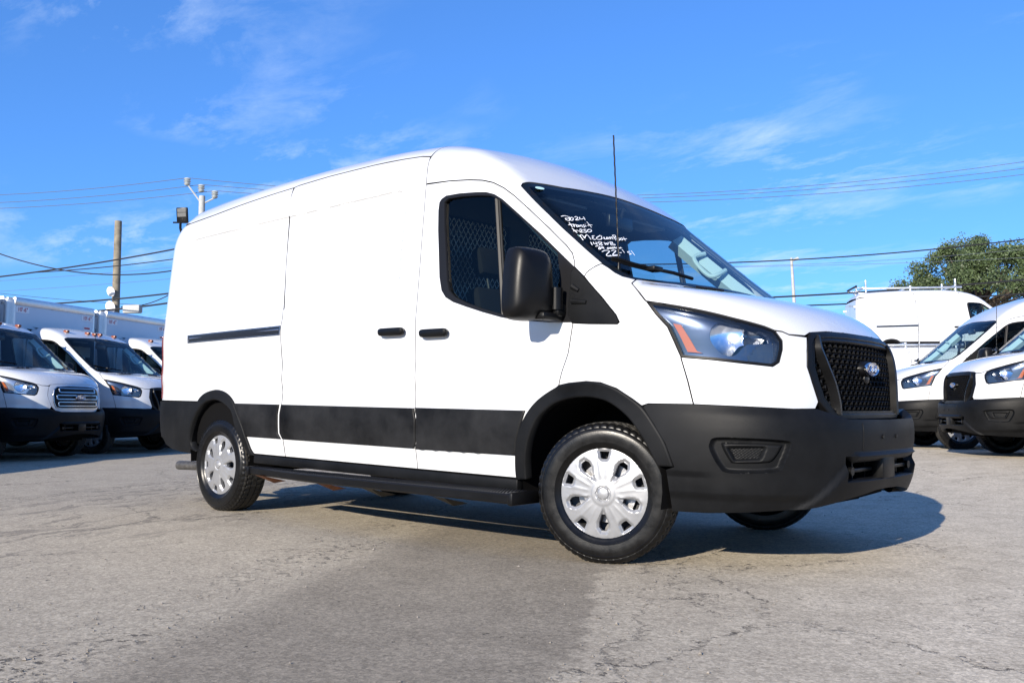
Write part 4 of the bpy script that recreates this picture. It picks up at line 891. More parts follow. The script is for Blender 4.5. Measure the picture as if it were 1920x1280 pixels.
def grille_chrome(T):
    """older grille with three bright-framed slots"""
    top = .47; loop = np.array([(-.38, .80), (-.47, .82), (-.50, .90), (-.505, 1.02), (-.48, 1.10), (-.42, 1.14), (-.2, 1.155), (.2, 1.155), (.42, 1.14), (.48, 1.10), (.505, 1.02), (.50, .90), (.47, .82), (.38, .80)])
    o2 = resample(NOSE.fro(rear_front(resample(loop, .03).tolist(), BODY)), .02)
    g = panel('grille', o2, NOSE, BODY, BLACK2, T, in2d=True, sp=.03, off=.006, thick=.03)
    DULL = mat('dull_chrome', (.42, .43, .45), .2, metal=1)
    panel('grille_frame', o2, NOSE, BODY, DULL, g, holes=[inset(o2, .010)], in2d=True, sp=.012, off=.018, thick=.02)
    for z0, hw in ((1.085, .40), (.98, .45), (.875, .43)):
        sl = np.array([(-hw, z0 - .022), (-hw + .02, z0 - .036), (hw - .02, z0 - .036), (hw, z0 - .022), (hw, z0 + .022), (hw - .02, z0 + .036), (-hw + .02, z0 + .036), (-hw, z0 + .022)])
        s2 = resample(NOSE.fro(rear_front(resample(sl, .03).tolist(), BODY)), .02)
        panel('grille_bar', s2, NOSE, BODY, DULL, g, holes=[inset(s2, .012)], in2d=True, sp=.012, off=.022, thick=.02)
    x0 = rear_front([(0, .98)], BODY)[0][0]; badge(g, x0 + .028, 0, .98, .10)
    # white surround that closes the gap to the fascia
    full = resample(NOSE.fro(rear_front(resample(grille_loop(), .03).tolist(), BODY)), .02)
    panel('grille_surround', inset(full, .001), NOSE, BODY, WHITE, g, holes=[o2], in2d=True, sp=.03, off=0, thick=.02)
    return g
def interior(T, f, full=True):
    # floor, engine cover, dashboard, seats, wheel, bulkhead with expanded metal
    mb = MB(); mb.box((-1.52, -.93, .42), (-.62, .93, .46)); mb.box((-.62, -.44, .42), (.15, .44, .46)); mb.box((.05, -.44, .46), (.15, .44, .90)); mb.box((.05, -.9, .90), (.15, .9, 1.28)); mb.build('cab_floor', DARK, T)
    d = MB(); n = 24; V = []
    for k in range(n + 1):
        y = -.90 + 1.8 * k / n; e = .24 * y * y * .8
        V += [(.12 - e, y, 1.39), (-.05 - e, y, 1.40), (-.22 - e, y, 1.38), (-.33 - e, y, 1.30), (-.30 - e, y, 1.05), (-.16 - e, y, .85)]
    F = [(6 * k + j, 6 * k + j + 1, 6 * k + 7 + j, 6 * k + 6 + j) for k in range(n) for j in range(5)]
    d.add(V, F, True); d.build('dashboard', GREYP, T)
    MB().bbox((-.42, .22, 1.30), (-.20, .62, 1.44), .04).build('instrument_hood', GREYP, T)
    st = MB(); c = Vector((-.46, .42, 1.24)); ax = Vector((-.82, 0, .57)); u = Vector((0, 1, 0)); w = ax.cross(u)
    st.tube([c + (u * math.cos(a) + w * math.sin(a)) * .19 for a in np.linspace(0, 2 * math.pi, 33)], .016, 8, cap=False)
    for a in (0, math.pi, 1.5 * math.pi): st.tube([c, c + (u * math.cos(a) + w * math.sin(a)) * .19], .014, 6)
    st.tube([c, c - ax * .25], .03, 8); st.build('steering_wheel', GREYP, T)
    for yy in (-.48, .48):
        s = link('seat', None, T)
        Mb = Matrix.Translation((-1.13, yy, .93)) @ Matrix.Rotation(R(-14), 4, 'Y')
        MB().bbox((-.25, -.24, -.10), (.28, .24, .08), .05, Matrix.Translation((-.90, yy, .86))).build('seat_cushion', FABRIC, s)
        MB().bbox((-.07, -.24, 0), (.07, .24, .62), .06, Mb).build('seat_back', FABRIC, s)
        MB().bbox((-.05, -.145, .70), (.055, .145, .90), .045, Mb).build('headrest', FABRIC, s)
        h = MB()
        for q in (-.06, .06): h.tube([Mb @ Vector((0, q, .58)), Mb @ Vector((0, q, .74))], .007, 6)
        h.build('headrest_post', GREYP, s); MB().box((-1.12, yy - .2, .46), (-.68, yy + .2, .78)).build('seat_base', DARK, s)
    # bulkhead
    bx = -1.50; b = MB()
    hw = .90
    def slab(y0, y1, z0, z1): b.box((bx - .012, y0, z0), (bx, y1, z1))
    slab(-hw, hw, .45, 1.28); slab(-hw, hw, 2.02, 2.26); slab(-hw, -.80, 1.28, 2.02); slab(.80, hw, 1.28, 2.02); slab(-.10, .10, 1.28, 2.02)
    bk = b.build('bulkhead', mat('bulkhead_grey', (.02, .026, .026), .7), T)
    em = MB()
    for y0, y1 in ((-.80, -.10), (.10, .80)):
        w_, h_ = .044, .066; z0, z1 = 1.28, 2.02
        def seg(p, q):
            dy, dz = q[0] - p[0], q[1] - p[1]; l = math.hypot(dy, dz); ny, nz = -dz / l * .0036, dy / l * .0036
            em.add([(bx - .004, p[0] - ny, p[1] - nz), (bx - .004, q[0] - ny, q[1] - nz), (bx - .004, q[0] + ny, q[1] + nz), (bx - .004, p[0] + ny, p[1] + nz)], [(0, 1, 2, 3)])
        for k in range(int((y1 - y0) / w_)):
            for j in range(int((z1 - z0) / h_)):
                yc, zc = y0 + (k + .5) * w_, z0 + (j + .5) * h_
                for sy in (-1, 1):
                    for sz in (-1, 1): seg((yc + sy * w_ / 2, zc), (yc, zc + sz * h_ / 2))
    em.build('expanded_metal', mat('mesh_grey', (.48, .48, .46), .5), bk, fix=False)
    MB().box((bx - 2.2, -.88, .5), (bx - 2.15, .88, 2.25)).build('cargo_wall', DARK, T)
    # roof lining and A-pillar trims
    lin = [(-1.49, -.80, 2.3), (-1.49, .80, 2.3), (-.74, .80, 2.04), (-.69, .4, 2.07), (-.68, 0, 2.08), (-.69, -.4, 2.07), (-.74, -.80, 2.04)]
    raw('roof_lining', lin, [tuple(range(7))], mat('dark_lining', (.05, .055, .06), .85), T)
    for s in (1, -1):
        A = [(x, -y * s, z) for x, y, z in O['ws_edge'][1:5]]
        V = []
        for x, y, z in A: V += [(x - .05, y * .955, z - .05), (x - .01, y * .91, z - .04), (x - .06, y * .865, z - .08), (x - .13, y * .92, z - .11)]
        F = [(4 * k + j, 4 * k + (j + 1) % 4, 4 * k + 4 + (j + 1) % 4, 4 * k + 4 + j) for k in range(3) for j in range(4)]
        t = MB().add(V, F, False).build('pillar_trim', LINER, T)
        g = [(-.50, .83 * s, 1.86), (-.545, .76 * s, 1.83), (-.50, .745 * s, 1.76), (-.42, .745 * s, 1.69), (-.37, .76 * s, 1.69), (-.34, .83 * s, 1.73)]
        MB().tube(resample(np.array(g), .02, closed=False, smooth=True).tolist(), .016, 8).build('grab_handle', LINER, t)
    mb = MB(); mb.bbox((-.66, -.13, 1.925), (-.625, .13, 2.01), .012); mb.tube([(-.64, 0, 1.98), (-.61, 0, 2.06)], .012, 6); mb.build('rear_view_mirror', BLACK2, T)
    for yy in (-.45, .45): MB().bbox((-.88, yy - .2, 2.02), (-.71, yy + .2, 2.04), .008, None).build('sun_visor', GREYP, T)
WIPER = [(-.052, -.912, 1.553), (-.03, -.885, 1.545), (.013, -.815, 1.525), (.041, -.74, 1.514), (.063, -.69, 1.504)]
def front_small(T, f, writing=False):
    a = MB(); a.tube([(-.015, -.885, 1.462), (-.015, -.885, 1.50), (-.017, -.884, 1.55)], [.020, .014, .007], 10)
    n = 60; a.tube([(-.017 - .04 * k / n + .0007 * math.cos(k * 1.3), -.884 + .0007 * math.sin(k * 1.3), 1.55 + .685 * k / n) for k in range(n + 1)], .0042, 6); a.build('antenna', BLACK2, T)
    def on_glass(L, h): P = np.array(L); Op, D = TOP.rays(TOP.fro(P)); P = solve(f, Op, D); return (P + grad(f, P) * h)
    blade = resample(np.array(WIPER), .03, closed=False, smooth=True); e = link('wiper', None, T)
    MB().tube(on_glass(blade, .016).tolist(), .009, 6).build('wiper_blade', BLACK2, e); MB().tube(on_glass(blade, .030).tolist(), .007, 6).build('wiper_spine', BLACK2, e)
    c = on_glass([WIPER[-1]], .03)[0]; w = MB(); w.bbox(tuple(c - [.028, .045, .014]), tuple(c + [.028, .045, .014]), .008); w.tube([c, (c[0] + .045, c[1] + .12, c[2] - .012), (c[0] + .075, c[1] + .26, c[2] - .03)], .010, 6); w.build('wiper_arm', BLACK2, e)
def under(T, x0=-4.6):
    mb = MB(); mb.box((x0, -.62, .30), (-.65, .62, .46)); mb.box((-.65, -.36, .30), (.75, .36, .46)); mb.box((-3.2, -.93, .34), (-.78, .93, .44)); mb.build('underbody', DARK, T)
    mb = MB(); mb.tube([(0, -.75, .31), (0, .75, .31)], .05, 10); mb.tube([(-3.75, -.8, .272), (-3.75, .8, .272)], .06, 10); mb.build('axle', DARK, T)
    mb = MB(); mb.prism([(.34, -.84), (.55, -.78), (.75, -.62), (.86, -.40), (.90, 0), (.86, .40), (.75, .62), (.55, .78), (.34, .84)], .345, .40, 2); mb.build('undertray', DARK, T)
def full_van(name, f=BODY, plain=False):
    T = empty(name)
    front_end(T, f); cab_roof(T, f); bumper_front(T); grille_mesh(T); interior(T, f); front_small(T, f); under(T)
    g = .0030
    # ---- sliding door and rear quarter (the far side mirrors them)
    gut = [(x, z) for x, y, z in reversed(O['gutter'][4:])]
    top_s = [(-1.505, 2.365), (-1.60, 2.385), (-1.766, 2.396), (-2.09, 2.405), (-2.56, 2.402), (-2.935, 2.385), (-2.972, 2.376)]
    sd = [(B_X, .395), (B_X, .765), (B_X, 1.2), (B_X, 1.6), (B_X - .004, 2.0), (-1.441, 2.163), (-1.46, 2.25), (-1.49, 2.33)] + top_s + list(reversed(RSEAM))
    two = []
    d = panel('sliding_door', inset(resample(np.array(sd), .02), g), SIDE, f, WHITE, T, in2d=True, sp=.03, thick=.02, feat=press_rings(-4.37, -1.62, 1.42, 2.12))
    handle(d, -1.633, 1.238, f)
    c2 = [(B_X - .004, .768), (B_X - .004, .72), (B_X + .012, .70), (B_X + .012, .56), (B_X - .006, .519), (-2.838, .519), (-2.868, .56), (-2.868, .70), (-2.852, .768)]
    c2[1] = (B_X, .735)
    panel('door_cladding', inset(resample(np.array(c2), .03), .003), SIDE, f, CLAD, d, in2d=True, sp=.05, off=.017, thick=.02, bevel=(.009, .007))
    two.append(d)
    arch = [p for p in R_ARCH_O[:-1] if p[1] > .40]
    arch = [p for p in arch if not (p[0] < -4.0 and p[1] < .76)]
    q = [(x, z) for x, z in RSEAM]
    q3 = side_pts(q + [(-2.955, 2.30)] + GUT) + [(-4.64, -.83, 2.262)] + rear_pts([(-.74, 2.235), (-.74, 1.8), (-.74, 1.2), (-.74, .772)]) + side_pts([(-4.5, .772), (-4.035, .772)] + list(reversed(arch)) + [(-3.235, .395)])
    qp = panel('side_panel', inset(resample(REARP.fro(q3), .02), g), REARP, f, WHITE, T, in2d=True, sp=.03, thick=.02, feat=REARP.fro(side_pts(press_rings(-4.37, -1.62, 1.42, 2.12))))
    cl = [(-2.878, .768), (-2.892, .70), (-2.892, .56), (-2.858, .519), (-3.318, .519), (-3.351, .594), (-3.43, .702), (-3.485, .768)]
    panel('side_cladding', inset(resample(np.array(cl), .03), .003), SIDE, f, CLAD, qp, in2d=True, sp=.04, off=.017, thick=.02, bevel=(.009, .007))
    # door rail: dark slot with bright edges
    rl = [(-4.231, 1.309), (-2.884, 1.332), (-2.884, 1.262), (-4.225, 1.244)]
    r2 = resample(np.array(rl), .04); rail = panel('door_rail', r2, SIDE, f, STEEL, qp, in2d=True, sp=.03, off=.004, thick=.004, holes=[inset(r2, .009)])
    panel('rail_slot', inset(r2, .006), SIDE, f, mat('rail_dark', (.03, .032, .036), .25, metal=.6), qp, in2d=True, sp=.04, off=.002, thick=0)
    MB().tube(side_pts([(-4.20, 1.283), (-2.9, 1.304)], f), .005, 5).build('rail_lip', CHROME, qp)
    tl = side_pts([(-4.70, .79), (-4.69, 1.32)]) + rear_pts([(-.79, 1.34), (-.79, .79)])
    panel('tail_light', resample(REARP.fro(tl), .02), REARP, f, RED, qp, in2d=True, sp=.03, off=.008, thick=.03)
    two.append(qp)
    two.append(ring_panel('wheel_arch_trim', R_ARCH_O, R_ARCH_I, BLACK, T, .018, .05, f))
    mb = MB(); n = 20; cx, cz, rr = -3.74, .36, .42
    arcp = [(cx + rr * 1.03 * math.cos(a), cz + rr * math.sin(a)) for a in np.linspace(R(-10), R(190), n)]
    mb.add([(x, -.985, z) for x, z in arcp] + [(x, -.5, z) for x, z in arcp], [(i, i + 1, n + i + 1, n + i) for i in range(n - 1)] + [tuple(range(n, 2 * n))], True); two.append(mb.build('wheel_liner', DARK, T))
    # rear bumper corner
    ra = [p for p in R_ARCH_O if p[0] < -4.0 and p[1] < .77]
    rb3 = side_pts([(-4.035, .766), (-4.5, .768)]) + rear_pts([(-.8, .762), (-.5, .76), (-.004, .76), (-.004, .50), (-.5, .50), (-.78, .49)]) + side_pts([(-4.66, .46), (-4.60, .405), (-4.5, .372), (-4.35, .356), (-4.19, .352)] + list(reversed(ra)))
    rb = panel('rear_bumper', resample(REARP.fro(rb3), .02), REARP, f, BLACK, T, in2d=True, sp=.03, off=.012, thick=.04)
    p = rear_pts([(-.86, .64)])[0]
    MB().lathe([(0, .0), (0, .03), (.02, .034), (.03, .03), (.03, 0)], 16, 'x', (p[0] - .03, -.86, .645)).build('reflector', BLACK2, rb)
    MB().bbox((-4.90, -.80, .60), (-4.87, -.70, .69), .008).build('step_end', mat('pale_plastic', (.7, .7, .7), .5), rb)
    two.append(rb)
    rd = panel('rear_door', inset(resample(REARP.fro(rear_pts([(-.735, .79), (-.006, .79), (-.006, 2.22), (-.735, 2.22)])), .02), .002), REARP, f, WHITE, T, in2d=True, sp=.05, thick=.02)
    MB().bbox((-4.89, -.80, 1.94), (-4.80, -.74, 2.02), .012).build('hinge', WHITE, rd); MB().bbox((-4.90, -.80, 1.15), (-4.82, -.74, 1.22), .012).build('hinge', WHITE, rd)
    two.append(rd)
    mb = MB(); mb.bbox((-3.24, -.995, .325), (-.61, -.93, .39), .012); two.append(mb.build('sill', BLACK, T))
    # near-black sheets behind the panel gaps, their colour standing in for shade
    panel('gap_backing', inset(resample(np.array(sd), .02), -.025), SIDE, f, DARK, d, in2d=True, sp=.15, off=-.016, thick=0)
    two.append(panel('inner_wall', [(-4.6, .42), (B_X - .03, .42), (B_X - .03, 2.12), (-1.55, 2.34), (-4.5, 2.24)], SIDE, f, DARK, T, in2d=True, sp=.15, off=-.045, thick=0))
    for o in two: mirror(o, T)
    # ---- roof
    rg = [(-1.508, -.80, 2.42), (-1.506, -.86, 2.37)] + side_pts([(-1.60, 2.389), (-1.766, 2.40), (-2.09, 2.409), (-2.56, 2.406), (-2.935, 2.389), (-2.986, 2.379), (-3.335, 2.362), (-3.704, 2.338), (-4.089, 2.308), (-4.488, 2.286)]) + [(-4.645, -.83, 2.266), (-4.79, -.74, 2.24), (-4.80, -.4, 2.24), (-4.80, 0, 2.24)]
    rg = [(-1.508, 0, 2.52), (-1.508, -.4, 2.5)] + rg
    loop = rg + flip(rg)[1:-1]
    panel('roof', inset(resample(TOP.fro(loop), .02), .002), TOP, f, WHITE, T, in2d=True, sp=.05, thick=.02)
    panel('roof_backing', inset(resample(TOP.fro(loop), .05), -.012), TOP, f, DARK, T, in2d=True, sp=.2, off=-.016, thick=0)
    for y, st in ((-.87, .0), (.87, .0)):
        pass
    return T
def add_wheels(T, steer=0., rear=True, spin=(0, .3, .9, .5)):
    dx = -.08 if steer else -.02; wheel(T, (dx, -.872, .356), steer, -1, spin[0]); wheel(T, (dx, .872, .356), steer, 1, spin[1])
    if rear: wheel(T, (-3.75, -.872, .283), 0, -1, spin[2]); wheel(T, (-3.75, .872, .283), 0, 1, spin[3])

# ---------------------------------------------------------------- the van in front
van = full_van('cargo_van')
van.rotation_euler = (0, RAKE, 0)
VAN_PARTS = [c for c in van.children]
tag(van, 'large white cargo van in front with marker writing on its windshield', 'van')
def main_extras(T):
    # running board on this side
    e = link('running_board', None, T)
    outer = [(-3.15, -1.085), (-3.05, -1.095), (-2.75, -1.13), (-2.45, -1.165), (-2.16, -1.19), (-1.6, -1.20), (-.9, -1.213), (-.46, -1.22)]
    outer = resample(np.array(outer), .05, closed=False, smooth=True)
    V = []; 
    for x, y in outer:
        zt = .308 + (x + 3.15) * .0105; yi = -1.005
        V += [(x, y + .012, zt - .055), (x, y, zt - .045), (x, y, zt - .008), (x, y + .010, zt), (x, yi, zt), (x, yi, zt - .055)]
    m = len(outer); F = [(6 * k + j, 6 * k + (j + 1) % 6, 6 * k + 6 + (j + 1) % 6, 6 * k + 6 + j) for k in range(m - 1) for j in range(6)] + [tuple(range(6)), tuple(range(6 * m - 6, 6 * m))]
    MB().add(V, F, False).build('step_plate', BLACK2, e)
    mb = MB()
    for k in range(int((3.12 - .5) / .022)):
        x = -3.12 + k * .022; yo = float(np.interp(x, outer[:, 0], outer[:, 1])); zt = .308 + (x + 3.15) * .0105
        y = yo + .022; j = 0
        while y < -1.015:
            dx = .011 if j % 2 else 0
            mb.add([(x + dx - .007, y, zt + .0002), (x + dx, y - .006, zt + .0002), (x + dx + .007, y, zt + .0002), (x + dx, y + .006, zt + .0002), (x + dx, y, zt + .005)], [(0, 1, 4), (1, 2, 4), (2, 3, 4), (3, 0, 4)]); y += .015; j += 1
    tag(mb.build('tread_studs', BLACK2, e, fix=False), kind='stuff')
    for x in (-3.155, -.455): MB().bbox((x - .02, (-1.232 if x > -1 else -1.10), (.275 if x > -1 else .248)), (x + .02, -1.0, (.345 if x > -1 else .315)), .012).build('end_cap', BLACK2, e)
    for x in (-2.95, -2.25, -1.75, -1.1):
        MB().add([(x - .05, -1.13, .262), (x + .05, -1.13, .262), (x + .05, -.93, .215), (x - .05, -.93, .215), (x, -1.0, .20)], [(0, 1, 2, 3), (0, 4, 1), (1, 4, 2), (2, 4, 3), (3, 4, 0)]).build('step_bracket', RUST if x in (-2.25, -2.95) else BLACK2, e)
    # exhaust tip
    mb = MB(); mb.tube([(-4.12, -.72, .235), (-4.70, -.80, .215)], .038, 16, cap=False); mb.tube([(-4.12, -.72, .235), (-4.70, -.80, .215)], .033, 16, cap=False); mb.build('exhaust_pipe', mat('sooty_steel', (.12, .115, .11), .5, metal=.7, noise=(20, .3)), T)
    # marker writing and round sticker on the glass
    ws = next(c for c in T.children if c.name.startswith('windshield'))
    mb = MB()
    for st in WRITING:
        P = np.array(M3(st)); Nn = grad(BODY, P); P = P + Nn * .003
        if len(P) > 2: P = resample(P, .004, closed=False, smooth=True)
        V = []; nn = grad(BODY, np.asarray(P))
        t = np.gradient(np.asarray(P), axis=0); t /= np.linalg.norm(t, axis=1, keepdims=True) + 1e-9; s = np.cross(t, nn) * .0026
        V = np.concatenate([P + s, P - s]); k = len(P); mb.add(V.tolist(), [(i, i + 1, k + i + 1, k + i) for i in range(k - 1)])
    mb.build('marker_writing', PAINTPEN, ws, fix=False)
    c = TOP.fro([(-.629, -.80, 2.03)])[0]
    panel('sticker', [(c[0] + .012 * math.cos(a), c[1] + .024 * math.sin(a)) for a in np.linspace(0, 2 * math.pi, 24, endpoint=False)], TOP, BODY, mat('pale_sticker', (.45, .68, .66), .5), ws, in2d=True, sp=.02, off=.002, thick=0)
main_extras(van)
add_wheels(van, R(21))

# ---------------------------------------------------------------- surroundings
CAMV = np.array([2.774, -4.783, .786]); YAW = R(42.04)
FW = np.array([-math.sin(YAW), math.cos(YAW)]); RT = np.array([math.cos(YAW), math.sin(YAW)])
def at(px, d, z=0.):
    """ground-plan position of something seen px across the photograph (1920 wide) at depth d"""
    q = CAMV[:2] + d * (FW + RT * (px - 960) / 1713.); return Vector((q[0], q[1], z))
def hz(py, d): return .786 + (766.5 - py) / 1713. * d
SKIP = ('running_board', 'exhaust_pipe', 'wheel', 'marker_writing', 'sticker', 'wheel_')
def clone_van(label, nose, heading, z=0., group=None, spin=0., rake=RAKE):
    """another van of the same kind; nose = ground point below the badge"""
    c = copy_tree(van, None, ('running_board', 'exhaust_pipe', 'wheel', 'marker_writing', 'sticker'))
    h = Vector((*heading, 0)).normalized(); o = Vector((nose[0], nose[1], z)) - h * .95
    c.location = o; c.rotation_euler = (0, rake, math.atan2(h.y, h.x))
    add_wheels(c, 0., True, (spin, spin + .4, spin + 1, spin + .2)); tag(c, label, 'van', group)
    return c
GP = 'vans parked on the lot to the right'
HR = Vector((-.807, -.59)); PR = Vector((-.59, .807))      # heading and row direction of the right row
n1 = at(1790, 12.9); n1 = Vector((n1.x, n1.y))
clone_van('white van with its black grille showing, parked at the right edge', n1, HR, .125, GP, .2)
n2 = n1 + PR * 3.0 + HR * .15
clone_van('white van with tall roof whose nose is half hidden behind the front van', n2, HR, .125, GP, .7)
n0 = n1 - PR * 2.72 - HR * .1
clone_van('white van cut off by the right edge, only a bumper corner showing', n0, HR, .125, GP, .4)
# raised lot in the background with a van carrying a ladder rack
HU = Vector((.82, .57)).normalized(); SU = Vector((HU.y, -HU.x))      # SU points towards the camera side
ua = at(1673, 30.6)
un = Vector((ua.x, ua.y)) + HU * 4.70 - SU * .95
UZ = hz(637, 30.6) - .77 - .07
u = clone_van('white van on the raised lot with an aluminium ladder rack on its roof', un, HU, UZ, None, .3, 0.)
def ladder_rack(T, label, posts=True):
    """two lengthwise rails, cross bars and end posts; x along the van"""
    r = empty('ladder_rack'); r.location = T.location; r.rotation_euler = T.rotation_euler
    for y in (-.70, .70): MB().bbox((-4.55, y - .035, 2.575), (-1.35, y + .035, 2.635), .012).build('rail', ALU, r)
    for x in (-4.45, -3.0, -1.55):
        MB().bbox((x - .03, -.72, 2.64), (x + .03, .72, 2.685), .01).build('cross_bar', ALU, r)
        for y in (-.70, .70): MB().bbox((x - .025, y - .025, 2.44), (x + .025, y + .025, 2.574), .008).build('foot', ALU, r)
        for y in (-.66, .66):
            if x != -3.0: MB().bbox((x - .02, y - .05, 2.69), (x + .02, y + .05, 2.90), .01).build('end_stop', ALU, r)
    MB().tube([(-4.75, -.62, 2.70), (-4.75, .62, 2.70)], .035, 10).build('roller', BLACK2, r)
    for y in (-.55, .55): MB().bbox((-4.76, y - .02, 2.64), (-4.45, y + .02, 2.68), .008).build('roller_arm', ALU, r)
    tag(r, label, 'ladder rack', 'ladder racks on van roofs'); return r
ladder_rack(u, 'aluminium ladder rack on the roof of the van on the raised lot')
wa = at(1735, 28.2); wv = clone_van('white van in front of the raised lot, only its roof showing', Vector((wa.x, wa.y)) + HU * 3.2, HU, .10, None, .6, 0.)
ladder_rack(wv, 'aluminium ladder rack on the hidden van below the raised lot')
def raised_lot():
    b = Vector((ua.x, ua.y)) + SU * .85
    P = [b - HU * 14, b + HU * 60, b + HU * 60 - SU * 60, b - HU * 14 - SU * 60]
    mb = MB(); mb.prism([(p.x, p.y) for p in P], -.5, UZ, 2); o = mb.build('raised_lot', ASPH); tag(o, kind='structure')
    c = MB(); q = [b + SU * .25 - HU * 14, b + SU * .25 + HU * 60, b + SU * .01 + HU * 60, b + SU * .01 - HU * 14]; c.prism([(p.x, p.y) for p in q], -.4, UZ + .12, 2)
    tag(c.build('retaining_wall', mat('concrete', (.34, .33, .31), .85, noise=(2, .2), bump=(40, .5))), 'grey concrete retaining wall along the raised lot behind the parked vans', 'wall')
raised_lot()

# ---- box trucks in a row on the left
def text_mesh(body, size, M, m, parent, name='lettering'):
    cu = bpy.data.curves.new(name, 'FONT'); cu.body = body; cu.size = size; cu.extrude = .0015; cu.align_x = 'CENTER'; cu.align_y = 'CENTER'
    o = bpy.data.objects.new(name, cu); COL.objects.link(o); dg = bpy.context.evaluated_depsgraph_get(); me = bpy.data.meshes.new_from_object(o.evaluated_get(dg)); bpy.data.objects.remove(o)
    me.materials.clear(); me.materials.append(m); k = link(name, me, parent); k.matrix_local = M; return k
FACEX = Matrix(((0, 0, 1, 0), (1, 0, 0, 0), (0, 1, 0, 0), (0, 0, 0, 1)))       # text plane turned to face +x
BOXW = mat('box_white', (.62, .63, .64), .35, coat=.3, noise=(1.5, .03))
DECAL = mat('red_decal', (.5, .02, .03), .5); LABELW = mat('label_white', (.8, .8, .8), .5); DECALB = mat('blue_decal', (.02, .06, .3), .5)
def box_body(T):
    hw, z0, z1, x0, x1 = 1.16, .98, 2.82, -1.66, -6.2
    b = link('cargo_box', None, T)
    MB().bbox((x0 - .03, -hw + .13, z0), (x0, hw - .13, z1 - .10), .004).build('front_wall', BOXW, b)
    for s in (-1, 1):
        MB().bbox((x1, s * hw - .015, z0 + .1), (x0 - .13, s * hw + .015, z1 - .12), .004).build('side_wall', BOXW, b)
        q = [(x0 - .13 + .13 * math.sin(a), s * (hw - .13 + .145 * math.cos(a))) for a in np.linspace(0, math.pi / 2, 9)]
        q2 = [(x0 - .13 + .10 * math.sin(a), s * (hw - .13 + .11 * math.cos(a))) for a in np.linspace(math.pi / 2, 0, 9)]
        p = MB().prism([tuple(t) for t in q + q2], z0, z1 - .03, 2); p.S = [True] * len(p.S); p.build('corner_post', ALU, b)
        MB().bbox((x1, s * hw - .03, z1 - .12), (x0 - .12, s * hw + .03, z1 + .02), .02).build('top_rail', ALU, b)
        MB().bbox((x1, s * hw - .03, z0 - .06), (x0 - .05, s * hw + .03, z0 + .1), .01).build('bottom_rail', ALU, b)
    MB().bbox((x0 - .07, -hw + .10, z1 - .13), (x0 + .025, hw - .10, z1 + .02), .03).build('front_rail', ALU, b)
    MB().box((x1, -hw + .03, z1 - .04), (x0 - .07, hw - .03, z1 + .005)).build('box_roof', BOXW, b)
    MB().box((x1 - .03, -hw, z0), (x1, hw, z1)).build('rear_wall', BOXW, b)
    MB().box((x1, -.5, .55), (x0 + .2, .5, .92)).build('chassis_frame', DARK, b)
    for s in (-1, 1):
        pl = MB().box((x0 + .0015, s * .86 - .16, z1 - .26), (x0 + .0035, s * .86 + .16, z1 - .15)).build('clearance_label', LABELW, b)
        text_mesh("10'-6\"", .105, Matrix.Translation((x0 + .006, s * .86, z1 - .205)) @ FACEX, DECAL, b)
    pl = MB().box((x0 + .0015, .76, z1 - .52), (x0 + .0035, .96, z1 - .36)).build('rate_label', LABELW, b)
    MB().box((x0 + .004, .78, z1 - .42), (x0 + .0045, .94, z1 - .385)).build('label_stripe', DECAL, b)
    MB().box((x0 + .004, .78, z1 - .50), (x0 + .0045, .94, z1 - .46)).build('label_stripe', DECALB, b)
    return b
def cab_truck(name, style):
    T = empty(name); f = BODY_LOW
    front_end(T, f, 'dark' if style == 'new' else 'bright', detail=True); cab_roof(T, f); bumper_front(T)
    (grille_mesh if style == 'new' else grille_chrome)(T); interior(T, f); front_small(T, f); under(T, -5.6)
    MB().bbox((-1.56, -.93, .46), (-1.51, .93, 2.22), .02).build('cab_back', WHITE, T)
    for y in (-.66, -.17, 0., .17, .66):
        p = rear_top([(-.90 + .12 * (1 - abs(y)), y)], f)[0]; m = MB(); m.bbox((p[0] - .05, y - .035, p[2] - .01), (p[0] + .05, y + .035, p[2] + .04), .02); m.build('marker_light', MARKER, T)
    box_body(T); return T
GL = 'box trucks parked in a row'
HL = Vector((.883, .469)).normalized(); PL = Vector((-HL.y, HL.x))
def place_truck(T, nose, label):
    o = Vector((nose.x, nose.y, 0)) - Vector((HL.x, HL.y, 0)) * .95
    T.location = o; T.rotation_euler = (0, .004, math.atan2(HL.y, HL.x)); tag(T, label, 'truck', GL)
    for x in (0, -3.9):
        for s in (-1, 1): wheel(T, (x, s * .872, .356), 0, s, .3 * s + x)
t2 = cab_truck('box_truck', 'new'); t1 = cab_truck('box_truck', 'old')
t3 = copy_tree(t2); t0 = copy_tree(t2); t4 = copy_tree(t2)
l1 = at(148, 14.6); l1 = Vector((l1.x, l1.y)); l2 = at(324, 17.0); l2 = Vector((l2.x, l2.y))
place_truck(t1, l1, 'white box truck cab with chrome-barred grille, leftmost in the row')
place_truck(t2, l2, 'white box truck with orange roof lamps and dark headlight, beside the chrome grille truck')
step = l2 - l1
place_truck(t3, l2 + step * 1.0, 'white box truck just left of the front van, mostly hidden by it')
place_truck(t0, l1 - PL * 2.45 - HL * .1, 'white box truck out of view left of the chrome grille truck, shading it')  # unseen truck, added to throw shadow on its neighbour
place_truck(t4, l2 + step * 2.05, 'white box truck farthest back in the row, behind the front van')

clone_van('white van parked out of view on the left, shading the box trucks', Vector((-12.3, -3.4)), Vector((-.68, .73)), 0., None, .1)
